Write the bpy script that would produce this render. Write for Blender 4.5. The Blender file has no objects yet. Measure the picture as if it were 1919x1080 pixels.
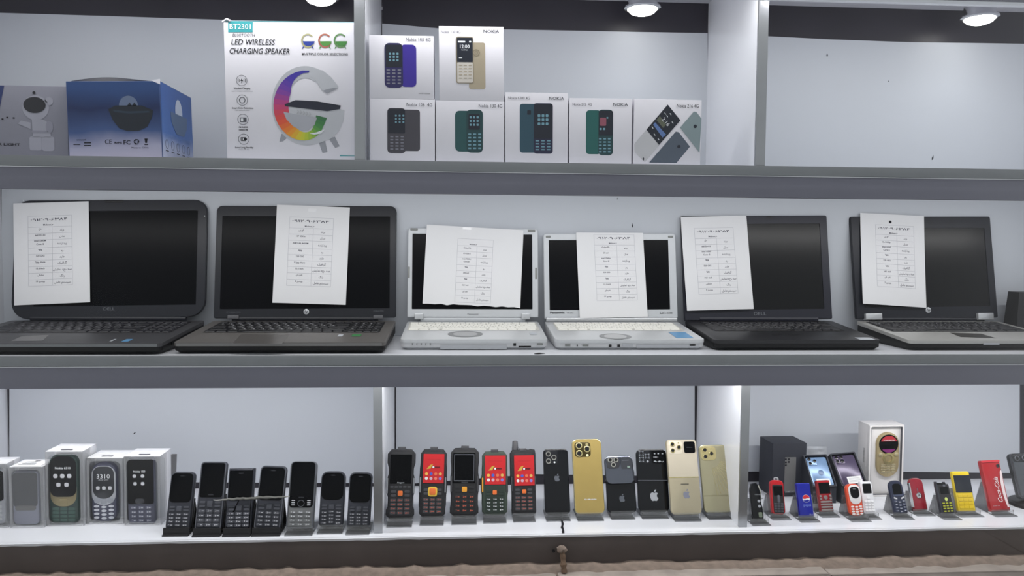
import bpy, math, random
import numpy as np
from mathutils import Matrix, Vector
random.seed(7)
SC = bpy.context.scene
COL = SC.collection
# ------------------------------------------------------------------ camera
W, H, FPX = 1919.0, 1080.0, 1440.0
CAM = Vector((0.0, -1.329, 0.565))
PITCH, YAW, ROLL = math.radians(3.18), math.radians(3.68), math.radians(0.42)
_f = Vector((math.sin(YAW)*math.cos(PITCH), math.cos(YAW)*math.cos(PITCH), -math.sin(PITCH)))
_r = Vector((math.cos(YAW), -math.sin(YAW), 0.0))
_u = _r.cross(_f)
CR = _r*math.cos(ROLL) + _u*math.sin(ROLL)
CU = _u*math.cos(ROLL) - _r*math.sin(ROLL)
CF = _f
cd = bpy.data.cameras.new('camera')
cd.sensor_width = 36.0
cd.lens = FPX*36.0/W
cd.clip_start = 0.05
cam = bpy.data.objects.new('camera', cd)
COL.objects.link(cam)
cam.matrix_world = Matrix(((CR.x, CU.x, -CF.x, CAM.x), (CR.y, CU.y, -CF.y, CAM.y), (CR.z, CU.z, -CF.z, CAM.z), (0, 0, 0, 1)))
SC.camera = cam
# ------------------------------------------------------------------ world, exposure
SC.view_settings.view_transform = 'Standard'
SC.view_settings.look = 'None'
SC.view_settings.gamma = 1.0
SC.view_settings.use_curve_mapping = False
SC.view_settings.exposure = 0.0
wd = bpy.data.worlds.new('street_light')
SC.world = wd
wd.use_nodes = True
wd.node_tree.nodes['Background'].inputs[0].default_value = (0.95, 0.97, 1.0, 1)
wd.node_tree.nodes['Background'].inputs[1].default_value = 0.70

# levels of the shelving (metres) and its depth
Z1, Z2, Z3 = 0.054, 0.374, 0.707
F1, F2, F3 = 0.002, 0.319, 0.652
DEPTH = 0.285
ZC = 1.075          # underside of the ceiling
XL, XR = -0.925, 1.30
DIV_T = (-0.175, 0.520)
DIV_B = (-0.148, 0.512)

def area_light(name, x0, x1, y, z, energy, size_y, tilt, col=(1.0, 0.985, 0.975)):
    l = bpy.data.lights.new(name, 'AREA')
    l.shape = 'RECTANGLE'; l.size = x1-x0; l.size_y = size_y
    l.energy = energy; l.color = col
    o = bpy.data.objects.new(name, l); COL.objects.link(o)
    o.location = ((x0+x1)/2, y, z)
    o.rotation_euler = (math.radians(tilt), 0, 0)   # 0 = straight down, positive = towards the back wall
    return o
# LED strips behind the valance and fascia boards, one run per compartment: the photograph shows them in the
# glare at the head of the aluminium trims, the dotted reflections on the bottom shelf and the glare on the screens
PW = 1.35   # watts per metre of strip
for i, (a, b) in enumerate(((XL, DIV_T[0]), (DIV_T[0], DIV_T[1]), (DIV_T[1], XR))):
    area_light('led_light_top_offscreen', a+0.012, b-0.012, -0.024, 1.010, PW*(b-a)*1.0, 0.012, 26)
area_light('led_light_middle', XL+0.01, XR-0.01, 0.022, 0.674, PW*(XR-XL)*0.95, 0.012, 18)
for a, b in ((XL, DIV_B[0]), (DIV_B[0], DIV_B[1]), (DIV_B[1], XR)):
    area_light('led_light_bottom', a+0.004, b-0.004, 0.0145, 0.342, PW*(b-a)*1.3, 0.006, 12)

# ------------------------------------------------------------------ pixel helpers
def ray(px, py):
    return CR*((px-W/2)/FPX) - CU*((py-H/2)/FPX) + CF
def hit_y(px, py, y):
    d = ray(px, py); return CAM + d*((y-CAM.y)/d.y)
def hit_z(px, py, z):
    d = ray(px, py); return CAM + d*((z-CAM.z)/d.z)
def hit_plane(px, py, p, n):
    d = ray(px, py); return CAM + d*((p-CAM).dot(n)/d.dot(n))

# ------------------------------------------------------------------ materials
def lin(c):
    out = []
    for v in c:
        v = v/255.0
        out.append(v/12.92 if v <= 0.04045 else ((v+0.055)/1.055)**2.4)
    return tuple(out)
MATS = {}
def mat(name, rgb=(200, 200, 200), rough=0.5, metal=0.0, spec=0.5, var=0.06, scale=60.0, bump=0.0, emit=0.0, coat=0.0):
    """Principled material whose colour and roughness are broken up by procedural noise."""
    if name in MATS: return MATS[name]
    m = bpy.data.materials.new(name); m.use_nodes = True
    nt = m.node_tree; b = nt.nodes['Principled BSDF']
    tc = nt.nodes.new('ShaderNodeTexCoord'); nz = nt.nodes.new('ShaderNodeTexNoise')
    nz.inputs['Scale'].default_value = scale; nz.inputs['Detail'].default_value = 4
    nt.links.new(tc.outputs['Object'], nz.inputs['Vector'])
    c = lin(rgb)
    mx = nt.nodes.new('ShaderNodeMix'); mx.data_type = 'RGBA'
    mx.inputs['A'].default_value = tuple(max(0, x*(1-var)) for x in c)+(1,)
    mx.inputs['B'].default_value = tuple(min(1, x*(1+var)) for x in c)+(1,)
    nt.links.new(nz.outputs['Fac'], mx.inputs['Factor'])
    nt.links.new(mx.outputs['Result'], b.inputs['Base Color'])
    b.inputs['Roughness'].default_value = rough
    b.inputs['Metallic'].default_value = metal
    b.inputs['Specular IOR Level'].default_value = spec
    if coat: b.inputs['Coat Weight'].default_value = coat; b.inputs['Coat Roughness'].default_value = 0.05
    if emit:
        b.inputs['Emission Color'].default_value = c+(1,); b.inputs['Emission Strength'].default_value = emit
    if bump:
        bp = nt.nodes.new('ShaderNodeBump'); bp.inputs['Strength'].default_value = bump; bp.inputs['Distance'].default_value = 0.002
        nt.links.new(nz.outputs['Fac'], bp.inputs['Height']); nt.links.new(bp.outputs['Normal'], b.inputs['Normal'])
    MATS[name] = m
    return m
def ramp_mat(name, stops, axis, lo, hi, rough=0.4, spec=0.4, noise=0.0):
    """printed gradient along one local axis between lo and hi"""
    m = bpy.data.materials.new(name); m.use_nodes = True
    nt = m.node_tree; b = nt.nodes['Principled BSDF']
    tc = nt.nodes.new('ShaderNodeTexCoord'); sp = nt.nodes.new('ShaderNodeSeparateXYZ')
    nt.links.new(tc.outputs['Object'], sp.inputs[0])
    mr = nt.nodes.new('ShaderNodeMapRange'); mr.inputs['From Min'].default_value = lo; mr.inputs['From Max'].default_value = hi
    src = sp.outputs[axis]
    if noise:
        nz = nt.nodes.new('ShaderNodeTexNoise'); nz.inputs['Scale'].default_value = 14; nz.inputs['Detail'].default_value = 3
        nt.links.new(tc.outputs['Object'], nz.inputs['Vector'])
        ma = nt.nodes.new('ShaderNodeMath'); ma.operation = 'MULTIPLY_ADD'; ma.inputs[1].default_value = noise
        nt.links.new(nz.outputs['Fac'], ma.inputs[0]); nt.links.new(src, ma.inputs[2]); src = ma.outputs[0]
    nt.links.new(src, mr.inputs['Value'])
    cr = nt.nodes.new('ShaderNodeValToRGB'); e = cr.color_ramp.elements
    while len(e) < len(stops): e.new(0.5)
    for i, (p, c) in enumerate(stops):
        e[i].position = p; e[i].color = lin(c)+(1,)
    nt.links.new(mr.outputs['Result'], cr.inputs['Fac']); nt.links.new(cr.outputs['Color'], b.inputs['Base Color'])
    b.inputs['Roughness'].default_value = rough; b.inputs['Specular IOR Level'].default_value = spec
    return m
def clear_mat(name, tint, fac, rough=0.06, milk=0.0):
    """thin clear plastic or glass: mostly see-through, glossier at grazing angles"""
    m = bpy.data.materials.new(name); m.use_nodes = True
    nt = m.node_tree; nt.nodes.remove(nt.nodes['Principled BSDF'])
    out = nt.nodes['Material Output']
    tr = nt.nodes.new('ShaderNodeBsdfTransparent'); tr.inputs[0].default_value = tuple(tint)+(1,)
    gl = nt.nodes.new('ShaderNodeBsdfGlossy'); gl.inputs['Roughness'].default_value = rough
    fr = nt.nodes.new('ShaderNodeFresnel'); fr.inputs['IOR'].default_value = 1.45
    ad = nt.nodes.new('ShaderNodeMath'); ad.operation = 'MULTIPLY_ADD'; ad.inputs[1].default_value = 0.8; ad.inputs[2].default_value = fac
    nt.links.new(fr.outputs[0], ad.inputs[0])
    mx = nt.nodes.new('ShaderNodeMixShader')
    nt.links.new(ad.outputs[0], mx.inputs[0]); nt.links.new(tr.outputs[0], mx.inputs[1]); nt.links.new(gl.outputs[0], mx.inputs[2])
    last = mx
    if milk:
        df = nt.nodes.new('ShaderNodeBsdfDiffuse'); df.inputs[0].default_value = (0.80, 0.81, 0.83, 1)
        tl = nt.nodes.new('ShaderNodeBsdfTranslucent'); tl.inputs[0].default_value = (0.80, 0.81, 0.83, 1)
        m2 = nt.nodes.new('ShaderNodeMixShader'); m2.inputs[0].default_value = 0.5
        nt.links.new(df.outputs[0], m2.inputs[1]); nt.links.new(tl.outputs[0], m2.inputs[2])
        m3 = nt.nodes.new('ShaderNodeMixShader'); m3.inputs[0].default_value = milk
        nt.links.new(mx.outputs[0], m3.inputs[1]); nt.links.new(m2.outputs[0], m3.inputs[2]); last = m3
    nt.links.new(last.outputs[0], out.inputs[0])
    MATS[name] = m
    return m
def veil_mat(name, rgb, fac):
    """frosted film: part diffuse, part see-through"""
    m = bpy.data.materials.new(name); m.use_nodes = True
    nt = m.node_tree; nt.nodes.remove(nt.nodes['Principled BSDF'])
    out = nt.nodes['Material Output']
    tr = nt.nodes.new('ShaderNodeBsdfTransparent'); df = nt.nodes.new('ShaderNodeBsdfDiffuse'); df.inputs[0].default_value = lin(rgb)+(1,)
    mx = nt.nodes.new('ShaderNodeMixShader'); mx.inputs[0].default_value = fac
    nt.links.new(tr.outputs[0], mx.inputs[1]); nt.links.new(df.outputs[0], mx.inputs[2]); nt.links.new(mx.outputs[0], out.inputs[0])
    MATS[name] = m
    return m

# ------------------------------------------------------------------ text
_tc = {}
def text_mesh(s, bold=0.0):
    k = (s, bold)
    if k not in _tc:
        c = bpy.data.curves.new('t', 'FONT'); c.body = s; c.resolution_u = 2; c.offset = bold
        o = bpy.data.objects.new('t', c)
        m = bpy.data.meshes.new_from_object(o)
        v = [tuple(x.co[:2]) for x in m.vertices]; f = [tuple(p.vertices) for p in m.polygons]
        bpy.data.objects.remove(o); bpy.data.curves.remove(c); bpy.data.meshes.remove(m)
        _tc[k] = (v, f)
    return _tc[k]
_AR = {'ا': (0xFE8D, 0xFE8E, 0, 0), 'ب': (0xFE8F, 0xFE90, 0xFE91, 0xFE92), 'پ': (0xFB56, 0xFB57, 0xFB58, 0xFB59),
       'ت': (0xFE95, 0xFE96, 0xFE97, 0xFE98), 'د': (0xFEA9, 0xFEAA, 0, 0), 'ر': (0xFEAD, 0xFEAE, 0, 0), 'ز': (0xFEAF, 0xFEB0, 0, 0),
       'س': (0xFEB1, 0xFEB2, 0xFEB3, 0xFEB4), 'ش': (0xFEB5, 0xFEB6, 0xFEB7, 0xFEB8), 'ص': (0xFEB9, 0xFEBA, 0xFEBB, 0xFEBC),
       'ع': (0xFEC9, 0xFECA, 0xFECB, 0xFECC), 'ف': (0xFED1, 0xFED2, 0xFED3, 0xFED4), 'ق': (0xFED5, 0xFED6, 0xFED7, 0xFED8),
       'ک': (0xFB8E, 0xFB8F, 0xFB90, 0xFB91), 'گ': (0xFB92, 0xFB93, 0xFB94, 0xFB95), 'ل': (0xFEDD, 0xFEDE, 0xFEDF, 0xFEE0),
       'م': (0xFEE1, 0xFEE2, 0xFEE3, 0xFEE4), 'ن': (0xFEE5, 0xFEE6, 0xFEE7, 0xFEE8), 'ه': (0xFEE9, 0xFEEA, 0xFEEB, 0xFEEC),
       'و': (0xFEED, 0xFEEE, 0, 0), 'ی': (0xFBFC, 0xFBFD, 0xFBFE, 0xFBFF), 'چ': (0xFB7A, 0xFB7B, 0xFB7C, 0xFB7D)}
def shaped(s):
    """join Persian letters by hand (presentation forms) and put them in drawing order"""
    out = []
    for i, ch in enumerate(s):
        if ch not in _AR: out.append(ch); continue
        prev = i > 0 and s[i-1] in _AR and _AR[s[i-1]][2] != 0
        nxt = i+1 < len(s) and s[i+1] in _AR and _AR[ch][2] != 0
        out.append(chr(_AR[ch][3 if prev and nxt else 1 if prev else 2 if nxt else 0]))
    # keep runs of digits in reading order
    res, run = [], ''
    for ch in out:
        if ch.isdigit(): run += ch
        else:
            if run: res.append(run); run = ''
            res.append(ch)
    if run: res.append(run)
    return ''.join(reversed(res))

# ------------------------------------------------------------------ mesh collector
def rr(w, h, r, cx=0.0, cy=0.0, n=5):
    """rounded rectangle outline, r = one radius or (top-left, top-right, bottom-right, bottom-left)"""
    if not isinstance(r, (tuple, list)): r = (r,)*4
    m = min(w, h)/2*0.999
    tl, tr, br, bl = [min(max(x, 1e-5), m) for x in r]
    o = []
    for (sx, sy, q, a0) in ((1, -1, br, -90), (1, 1, tr, 0), (-1, 1, tl, 90), (-1, -1, bl, 180)):
        for i in range(n+1):
            a = math.radians(a0+90.0*i/n)
            o.append((cx+sx*(w/2-q)+q*math.cos(a), cy+sy*(h/2-q)+q*math.sin(a)))
    return o
def circ(cx, cy, rx, ry=None, n=20, a0=0.0, a1=360.0):
    ry = rx if ry is None else ry
    full = abs(a1-a0) >= 359.9
    k = n if full else n+1
    return [(cx+rx*math.cos(math.radians(a0+(a1-a0)*i/n)), cy+ry*math.sin(math.radians(a0+(a1-a0)*i/n))) for i in range(k)]
def band(cx, cy, rxo, ryo, rxi, ryi, a0, a1, n=28):
    """thick arc as a list of quads"""
    o = circ(cx, cy, rxo, ryo, n, a0, a1) if abs(a1-a0) < 359.9 else circ(cx, cy, rxo, ryo, n)+[(cx+rxo, cy)]
    i = circ(cx, cy, rxi, ryi, n, a0, a1) if abs(a1-a0) < 359.9 else circ(cx, cy, rxi, ryi, n)+[(cx+rxi, cy)]
    return [[o[k], o[k+1], i[k+1], i[k]] for k in range(n)]
def inset(o, d):
    n = len(o); res = []
    for i in range(n):
        a, b, c = o[i-1], o[i], o[(i+1) % n]
        e1 = (b[0]-a[0], b[1]-a[1]); e2 = (c[0]-b[0], c[1]-b[1])
        l1 = math.hypot(*e1) or 1e-9; l2 = math.hypot(*e2) or 1e-9
        n1 = (-e1[1]/l1, e1[0]/l1); n2 = (-e2[1]/l2, e2[0]/l2)
        m = (n1[0]+n2[0], n1[1]+n2[1]); q = m[0]*n1[0]+m[1]*n1[1]
        q = max(q, 0.35)
        res.append((b[0]+m[0]*d/q, b[1]+m[1]*d/q))
    return res
def ccw(o):
    s = sum(o[i-1][0]*o[i][1]-o[i][0]*o[i-1][1] for i in range(len(o)))
    return o if s > 0 else o[::-1]
class G:
    def __init__(self): self.v = []; self.f = []
    def add(self, v, f):
        n = len(self.v); self.v += [tuple(p) for p in v]; self.f += [tuple(i+n for i in q) for q in f]; return self
    def flat(self, o, z=0.0):
        o = ccw(o); return self.add([(x, y, z) for x, y in o], [tuple(range(len(o)))])
    def flats(self, os, z=0.0):
        for o in os: self.flat(o, z)
        return self
    def ring(self, o, i, z=0.0):
        o = ccw(o); i = ccw(i); n = len(o)
        return self.add([(x, y, z) for x, y in o]+[(x, y, z) for x, y in i], [(k, (k+1) % n, n+(k+1) % n, n+k) for k in range(n)])
    def prism(self, o, z0, z1, b=0.0, back=0.0):
        """outline o between z0 (back) and z1 (front); b rounds the front edge, back the rear edge"""
        o = ccw(o); n = len(o); rings = []
        if back > 0: rings += [(inset(o, back), z0), (inset(o, back*0.3), z0+back*0.3), (o, z0+back)]
        else: rings += [(o, z0)]
        if b > 0: rings += [(o, z1-b), (inset(o, b*0.3), z1-b*0.3), (inset(o, b), z1)]
        else: rings += [(o, z1)]
        v = []; f = []
        for q, z in rings: v += [(x, y, z) for x, y in q]
        for k in range(len(rings)-1):
            for i in range(n):
                j = (i+1) % n; f.append((k*n+i, k*n+j, (k+1)*n+j, (k+1)*n+i))
        f.append(tuple(range(n))[::-1]); f.append(tuple((len(rings)-1)*n+i for i in range(n)))
        return self.add(v, f)
    def box(self, x0, x1, y0, y1, z0, z1, b=0.0):
        return self.prism([(x0, y0), (x1, y0), (x1, y1), (x0, y1)], z0, z1, b, b)
    def tube(self, pts, r, n=8, cap=True):
        pts = [Vector(p) for p in pts]; m = len(pts); v = []; f = []
        rs = r if isinstance(r, (list, tuple)) else [r]*m
        for k, p in enumerate(pts):
            t = (pts[min(k+1, m-1)]-pts[max(k-1, 0)]).normalized()
            a = t.cross(Vector((0.13, 0.21, 0.97)) if abs(t.z) < 0.9 else Vector((1, 0.1, 0))).normalized(); c = t.cross(a)
            for i in range(n):
                q = 2*math.pi*i/n; v.append(p+a*(rs[k]*math.cos(q))+c*(rs[k]*math.sin(q)))
        for k in range(m-1):
            for i in range(n):
                j = (i+1) % n; f.append((k*n+i, k*n+j, (k+1)*n+j, (k+1)*n+i))
        if cap: f.append(tuple(range(n))[::-1]); f.append(tuple((m-1)*n+i for i in range(n)))
        return self.add(v, f)
    def lathe(self, prof, cx=0.0, cy=0.0, n=20, sy=1.0):
        """profile (radius, z) turned about the z axis at cx, cy"""
        v = []; f = []
        for r, z in prof:
            for i in range(n):
                a = 2*math.pi*i/n; v.append((cx+r*math.cos(a), cy+sy*r*math.sin(a), z))
        for k in range(len(prof)-1):
            for i in range(n):
                j = (i+1) % n; f.append((k*n+i, k*n+j, (k+1)*n+j, (k+1)*n+i))
        f.append(tuple(range(n))[::-1]); f.append(tuple((len(prof)-1)*n+i for i in range(n)))
        return self.add(v, f)
    def text(self, s, x, y, z, h=None, w=None, align='l', bold=0.0, shear=0.0, rot=0.0, cap=0.70):
        """h = capital height; w = overall width (stretches); x,y = baseline start / middle / end"""
        v, f = text_mesh(s, bold)
        if not v: return self
        x0 = min(p[0] for p in v); x1 = max(p[0] for p in v); wd_ = max(x1-x0, 1e-6)
        if h is None: sx = w/wd_; sy = sx
        else:
            sy = h/cap; sx = sy if w is None else w/wd_
        off = {'l': 0.0, 'c': -0.5, 'r': -1.0}[align]*wd_*sx
        ca, sa = math.cos(rot), math.sin(rot); out = []
        for px, py in v:
            qx = (px-x0)*sx+off+shear*py*sy; qy = py*sy
            out.append((x+qx*ca-qy*sa, y+qx*sa+qy*ca, z))
        return self.add(out, f)
    def mesh(self, name, smooth=35):
        m = bpy.data.meshes.new(name); m.from_pydata(self.v, [], self.f); m.update()
        if smooth:
            m.polygons.foreach_set('use_smooth', [True]*len(m.polygons))
            m.set_sharp_from_angle(angle=math.radians(smooth))
        return m
WM = {}
def link(o, parent, local=None):
    COL.objects.link(o)
    L = local if local is not None else Matrix.Identity(4)
    if parent is not None: o.parent = parent
    o.matrix_local = L
    WM[o.name] = (WM[parent.name] @ L) if parent is not None else L.copy()
    return o
def tagit(o, label=None, cat=None, group=None, kind=None):
    if label: o['label'] = label
    if cat: o['category'] = cat
    if group: o['group'] = group
    if kind: o['kind'] = kind
    return o
def part(name, g, m, parent=None, label=None, frame=None, local=None, smooth=35):
    me = g.mesh(name, smooth) if isinstance(g, G) else g
    if not me.materials: me.materials.append(m)
    o = bpy.data.objects.new(name, me)
    if frame is not None: local = WM[parent.name].inverted() @ frame
    link(o, parent, local)
    if label: o['label'] = label
    return o
def empty(name, M, label, cat, group=None):
    o = bpy.data.objects.new(name, None); o.empty_display_size = 0.02
    link(o, None, M); tagit(o, label, cat, group); return o
def single(name, g, m, label, cat, M=None, group=None, kind=None):
    o = part(name, g, m, None, None, None, M); return tagit(o, label, cat, group, kind)

# ------------------------------------------------------------------ upright faces fitted to the photograph
class Face:
    """front face of an upright or leaning thing: local x right, y up the face, z towards the street.
    Corners are photo pixels (TL, TR, BR, BL); the distance comes from what it stands on (z) or its depth on the shelf (y)."""
    def __init__(s, TL, TR, BR, BL, z=None, y=None, yaw=0.0, lean=0.0, snap=None):
        a = math.radians(90-lean); ps = math.radians(yaw)
        R = Matrix.Rotation(ps, 3, 'Z') @ Matrix.Rotation(a, 3, 'X')
        ex, ey, ez = R.col[0].copy(), R.col[1].copy(), R.col[2].copy()
        bm = ((BL[0]+BR[0])/2, (BL[1]+BR[1])/2)
        P = hit_z(bm[0], bm[1], z) if z is not None else hit_y(bm[0], bm[1], y)
        q = [hit_plane(c[0], c[1], P, ez) for c in (TL, TR, BR, BL)]
        dx = ((q[1]-q[0])+(q[2]-q[3]))
        roll = math.atan2(dx.dot(ey), dx.dot(ex))
        up = ((q[0]-q[3])+(q[1]-q[2]))
        roll2 = math.atan2(-up.dot(ex), up.dot(ey))
        roll = (roll+roll2)/2
        nx = ex*math.cos(roll)+ey*math.sin(roll); ny = ey*math.cos(roll)-ex*math.sin(roll)
        s.w = (abs((q[1]-q[0]).dot(nx))+abs((q[2]-q[3]).dot(nx)))/2
        s.h = (abs((q[0]-q[3]).dot(ny))+abs((q[1]-q[2]).dot(ny)))/2
        c = (q[0]+q[1]+q[2]+q[3])/4
        o = c-ny*(s.h/2)
        if snap is not None:
            if abs(ny.z) > 1e-3:
                d = (o.z-snap)/ny.z; o = o-ny*d; s.h += d
        s.o, s.x, s.y, s.z = o, nx, ny, ez
        s.M = Matrix(((nx.x, ny.x, ez.x, o.x), (nx.y, ny.y, ez.y, o.y), (nx.z, ny.z, ez.z, o.z), (0, 0, 0, 1)))
    def L(s, px, py):
        p = hit_plane(px, py, s.o, s.z)-s.o
        return (p.dot(s.x), p.dot(s.y))
    def P(s, pts): return [s.L(*p) for p in pts]
    def R(s, x0, y0, x1, y1, r=0.0, n=4):
        """pixel box -> rounded rectangle in local metres (r in pixels)"""
        a = s.L(x0, y1); b = s.L(x1, y0)
        k = abs(b[0]-a[0])/max(abs(x1-x0), 1e-6)
        return rr(abs(b[0]-a[0]), abs(b[1]-a[1]), r*k, (a[0]+b[0])/2, (a[1]+b[1])/2, n)
    def C(s, cx, cy, rx, ry=None, n=16, a0=0, a1=360):
        c = s.L(cx, cy); k = s.px(cx, cy); return circ(c[0], c[1], rx*k, (ry or rx)*k, n, a0, a1)
    def B(s, cx, cy, rxo, ryo, rxi, ryi, a0=0, a1=360, n=28):
        c = s.L(cx, cy); k = s.px(cx, cy); return band(c[0], c[1], rxo*k, ryo*k, rxi*k, ryi*k, a0, a1, n)
    def px(s, x, y):
        a = s.L(x-2, y); b = s.L(x+2, y); return math.hypot(b[0]-a[0], b[1]-a[1])/4
    def T(s, g, t, x0, y, x1, z, hpx=None, **k):
        """text whose baseline runs from pixel (x0,y) to (x1,y)"""
        a = s.L(x0, y); b = s.L(x1, y)
        return g.text(t, a[0], a[1], z, h=None if hpx is None else hpx*s.px(x0, y), w=b[0]-a[0], **k)
# ================================================================== the setting
m_white = mat('white_laminate', (226, 228, 234), 0.22, spec=0.5, var=0.03, scale=8)
m_lining = mat('white_lining_sheet', (188, 192, 199), 0.45, spec=0.35, var=0.05, scale=3.0)
m_darkwall = mat('dark_backing', (44, 42, 50), 0.38, spec=0.4, var=0.30, scale=9, bump=0.15)
m_fascia = mat('dark_grey_fascia', (124, 124, 136), 0.55, spec=0.3, var=0.06, scale=5)
m_fascia_b = mat('brown_grey_fascia', (92, 84, 82), 0.6, spec=0.25, var=0.22, scale=14, bump=0.1)
m_alu = mat('brushed_aluminium', (158, 160, 163), 0.32, 0.75, var=0.06, scale=40)
m_aludark = mat('dull_aluminium_edge', (132, 135, 138), 0.42, 0.4, var=0.08, scale=22)
m_bright = mat('bright_edge_bead', (210, 212, 216), 0.3, 0.3)
m_stone = mat('grimy_stone', (166, 156, 148), 0.6, var=0.45, scale=26, bump=0.5)
m_mortar = mat('crumbling_mortar', (126, 112, 102), 0.9, var=0.5, scale=70, bump=0.9)
m_black = mat('black_plastic', (20, 20, 23), 0.45, spec=0.35)
m_ink = mat('black_ink', (32, 32, 38), 0.6, spec=0.2)
m_inkg = mat('grey_ink', (92, 93, 100), 0.6, spec=0.2)
m_inkl = mat('pale_grey_ink', (176, 177, 182), 0.6, spec=0.2)
m_inkw = mat('white_ink', (226, 228, 232), 0.6, spec=0.2)
m_glass = clear_mat('window_glass', (0.985, 0.992, 0.99), -0.026, 0.01)
m_clear = clear_mat('clear_acrylic', (0.985, 0.988, 0.99), 0.02, 0.08, milk=0.06)  # milk: a little white mixed into the clear colour to lighten the stands' shade
m_blister = clear_mat('clear_blister_plastic', (0.975, 0.98, 0.985), 0.02, 0.16)

g = G(); g.box(XL-0.03, XR+0.03, DEPTH, DEPTH+0.02, -0.02, ZC+0.03)
def yz(g0):   # swap so that prisms built in x,y,z read as x, depth, height
    return g0
tagit(part('wall_back', g, m_darkwall), 'dark backing wall behind the white lining sheets', kind='structure')
g = G(); g.box(XL-0.02, XL, 0.0, DEPTH+0.01, -0.02, ZC)
tagit(part('wall_left', g, m_white), 'white side panel closing the shelving', kind='structure')
g = G(); g.box(XR, XR+0.02, 0.0, DEPTH+0.01, -0.02, ZC)
tagit(part('wall_right', g, m_white), 'white side panel at the far end of the shelving', kind='structure')
g = G(); g.box(XL-0.03, XR+0.03, -0.036, DEPTH+0.02, ZC, ZC+0.02)
tagit(part('ceiling', g, mat('ceiling_board', (206, 206, 214), 0.4)), 'pale board over the top shelf', kind='structure')
# stone ledge in front, laid in slabs
fl = bpy.data.objects.new('floor', None); link(fl, None); tagit(fl, 'grimy stone ledge below the display', kind='structure')
xs = [-1.15, -0.44, 0.165, 0.64, 1.05, 1.5]
for a, b in zip(xs[:-1], xs[1:]):
    g = G(); g.box(a+0.0012, b-0.0012, -0.42, -0.028, -0.03, -0.002+random.uniform(-0.0015, 0.001), 0.002)
    part('stone_slab', g, m_stone, fl)
random.seed(11)
g = G()   # crumbling mortar bed along the foot of the fascia
N = 150; v = []; f = []
for i in range(N+1):
    x = -1.1+2.5*i/N; h = 0.002+0.006*random.random()*(1 if random.random() < 0.6 else 0.3)
    w_ = 0.026+0.012*random.random()
    v += [(x, 0.012, -0.03), (x, -0.003-0.003*random.random(), h*0.9), (x, -0.5*w_, h*0.5*random.random()+0.001), (x, -w_-0.006, -0.004)]
for i in range(N):
    for k in range(3): f.append((i*4+k, (i+1)*4+k, (i+1)*4+k+1, i*4+k+1))
g.add(v, f); o = part('mortar_bed', g, m_mortar, fl, smooth=60); o['kind'] = 'stuff'

sh = empty('display_shelving', Matrix.Translation((0, 0.14, 0.0)), 'white display shelving with dark fascia boards and aluminium edged dividers', 'shelving')
def sp(name, g, m, parent=None, label=None):
    return part(name, g, m, parent or sh, label, frame=Matrix.Identity(4))
for zt, zf, kind in ((Z1, F1, 0), (Z2, F2, 1), (Z3, F3, 2)):
    g = G(); g.box(XL, XR, 0.0, DEPTH-0.001, zt-0.018, zt)
    sb = sp('shelf_board', g, m_white)
    if kind:
        g = G(); g.box(XL-0.02, XR, -0.006, 0.010, zf, zt-0.0185, 0.0008)
        sp('fascia_board', g, m_fascia, None, 'dark grey fascia board')
        g = G(); g.box(XL-0.02, XR, -0.008, 0.0, zt-0.017, zt+0.0002, 0.0008)
        e = sp('aluminium_edge', g, m_aludark, sb, 'dull aluminium edge strip')
        g = G(); g.box(XL-0.02, XR, -0.0085, 0.0, zt-0.0186, zt-0.0174)
        sp('edge_bead', g, m_bright, sb)
    else:
        g = G(); g.box(XL-0.02, XR, -0.004, 0.012, zf-0.012, zt-0.0035, 0.0006)
        sp('fascia_board', g, m_fascia_b, None, 'brown grey stained fascia board')
        g = G(); random.seed(4); v = []; f = []; N = 120     # chipped white front lip
        for i in range(N+1):
            x = XL+(XR-XL)*i/N
            v += [(x, -0.0045-0.0008*random.random(), zt), (x, -0.0045, zt-0.0034-0.0012*random.random()), (x, 0.001, zt-0.0035), (x, 0.001, zt)]
        for i in range(N):
            for k in range(4): f.append((i*4+k, i*4+(k+1) % 4, (i+1)*4+(k+1) % 4, (i+1)*4+k))
        g.add(v, f); sp('chipped_lip', g, m_white, sb, 'chipped white front lip')
# joint in the bottom shelf, filled with dirt
g = G(); v = []; f = []
random.seed(3)
N = 12
for i in range(N+1):
    y = -0.004+0.13*i/N; p = hit_z(1056-6*i/N, 1000-40*i/N, Z1); q = random.uniform(-0.0012, 0.0012)
    wj = 0.0016+random.random()*0.0012
    v += [(p.x+q-wj, p.y, Z1+0.0003), (p.x+q+wj, p.y, Z1+0.0003)]
for i in range(N): f.append((2*i, 2*i+1, 2*i+3, 2*i+2))
g.add(v, f); sp('dirty_joint', g, m_ink, sb if False else None, 'dirt filled joint across the bottom shelf')
# dividers
for x, a, b in [(DIV_T[0], Z3, ZC), (DIV_T[1], Z3, ZC), (DIV_B[0], Z1, Z2-0.018), (DIV_B[1], Z1, Z2-0.018)]:
    hw = 0.0088 if a > 0.5 else 0.0076
    g = G(); g.box(x-hw+0.0012, x+hw-0.0012, 0.003 if a > 0.5 else 0.0215, DEPTH-0.001, a, b)
    d = sp('divider', g, m_white)
    g = G()
    if a > 0.5: g.box(x-hw, x+hw, -0.001, 0.004, a+0.0003, b, 0.0006)
    else: g.box(x-hw, x+hw, 0.017, 0.022, a, b, 0.0006)
    sp('aluminium_trim', g, m_alu, d, 'brushed aluminium front trim')
# valance over the top compartments
zv = hit_y(1700, 5, -0.045).z
g = G(); g.box(XL-0.02, XR, -0.046, -0.034, zv, zv+0.006, 0.001); sp('valance_bead', g, m_white, None, 'white bead under the valance')
g = G(); g.box(XL-0.02, XR, -0.046, -0.034, zv+0.006, ZC+0.04); sp('valance_board', g, m_fascia, None, 'dark valance board')
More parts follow.
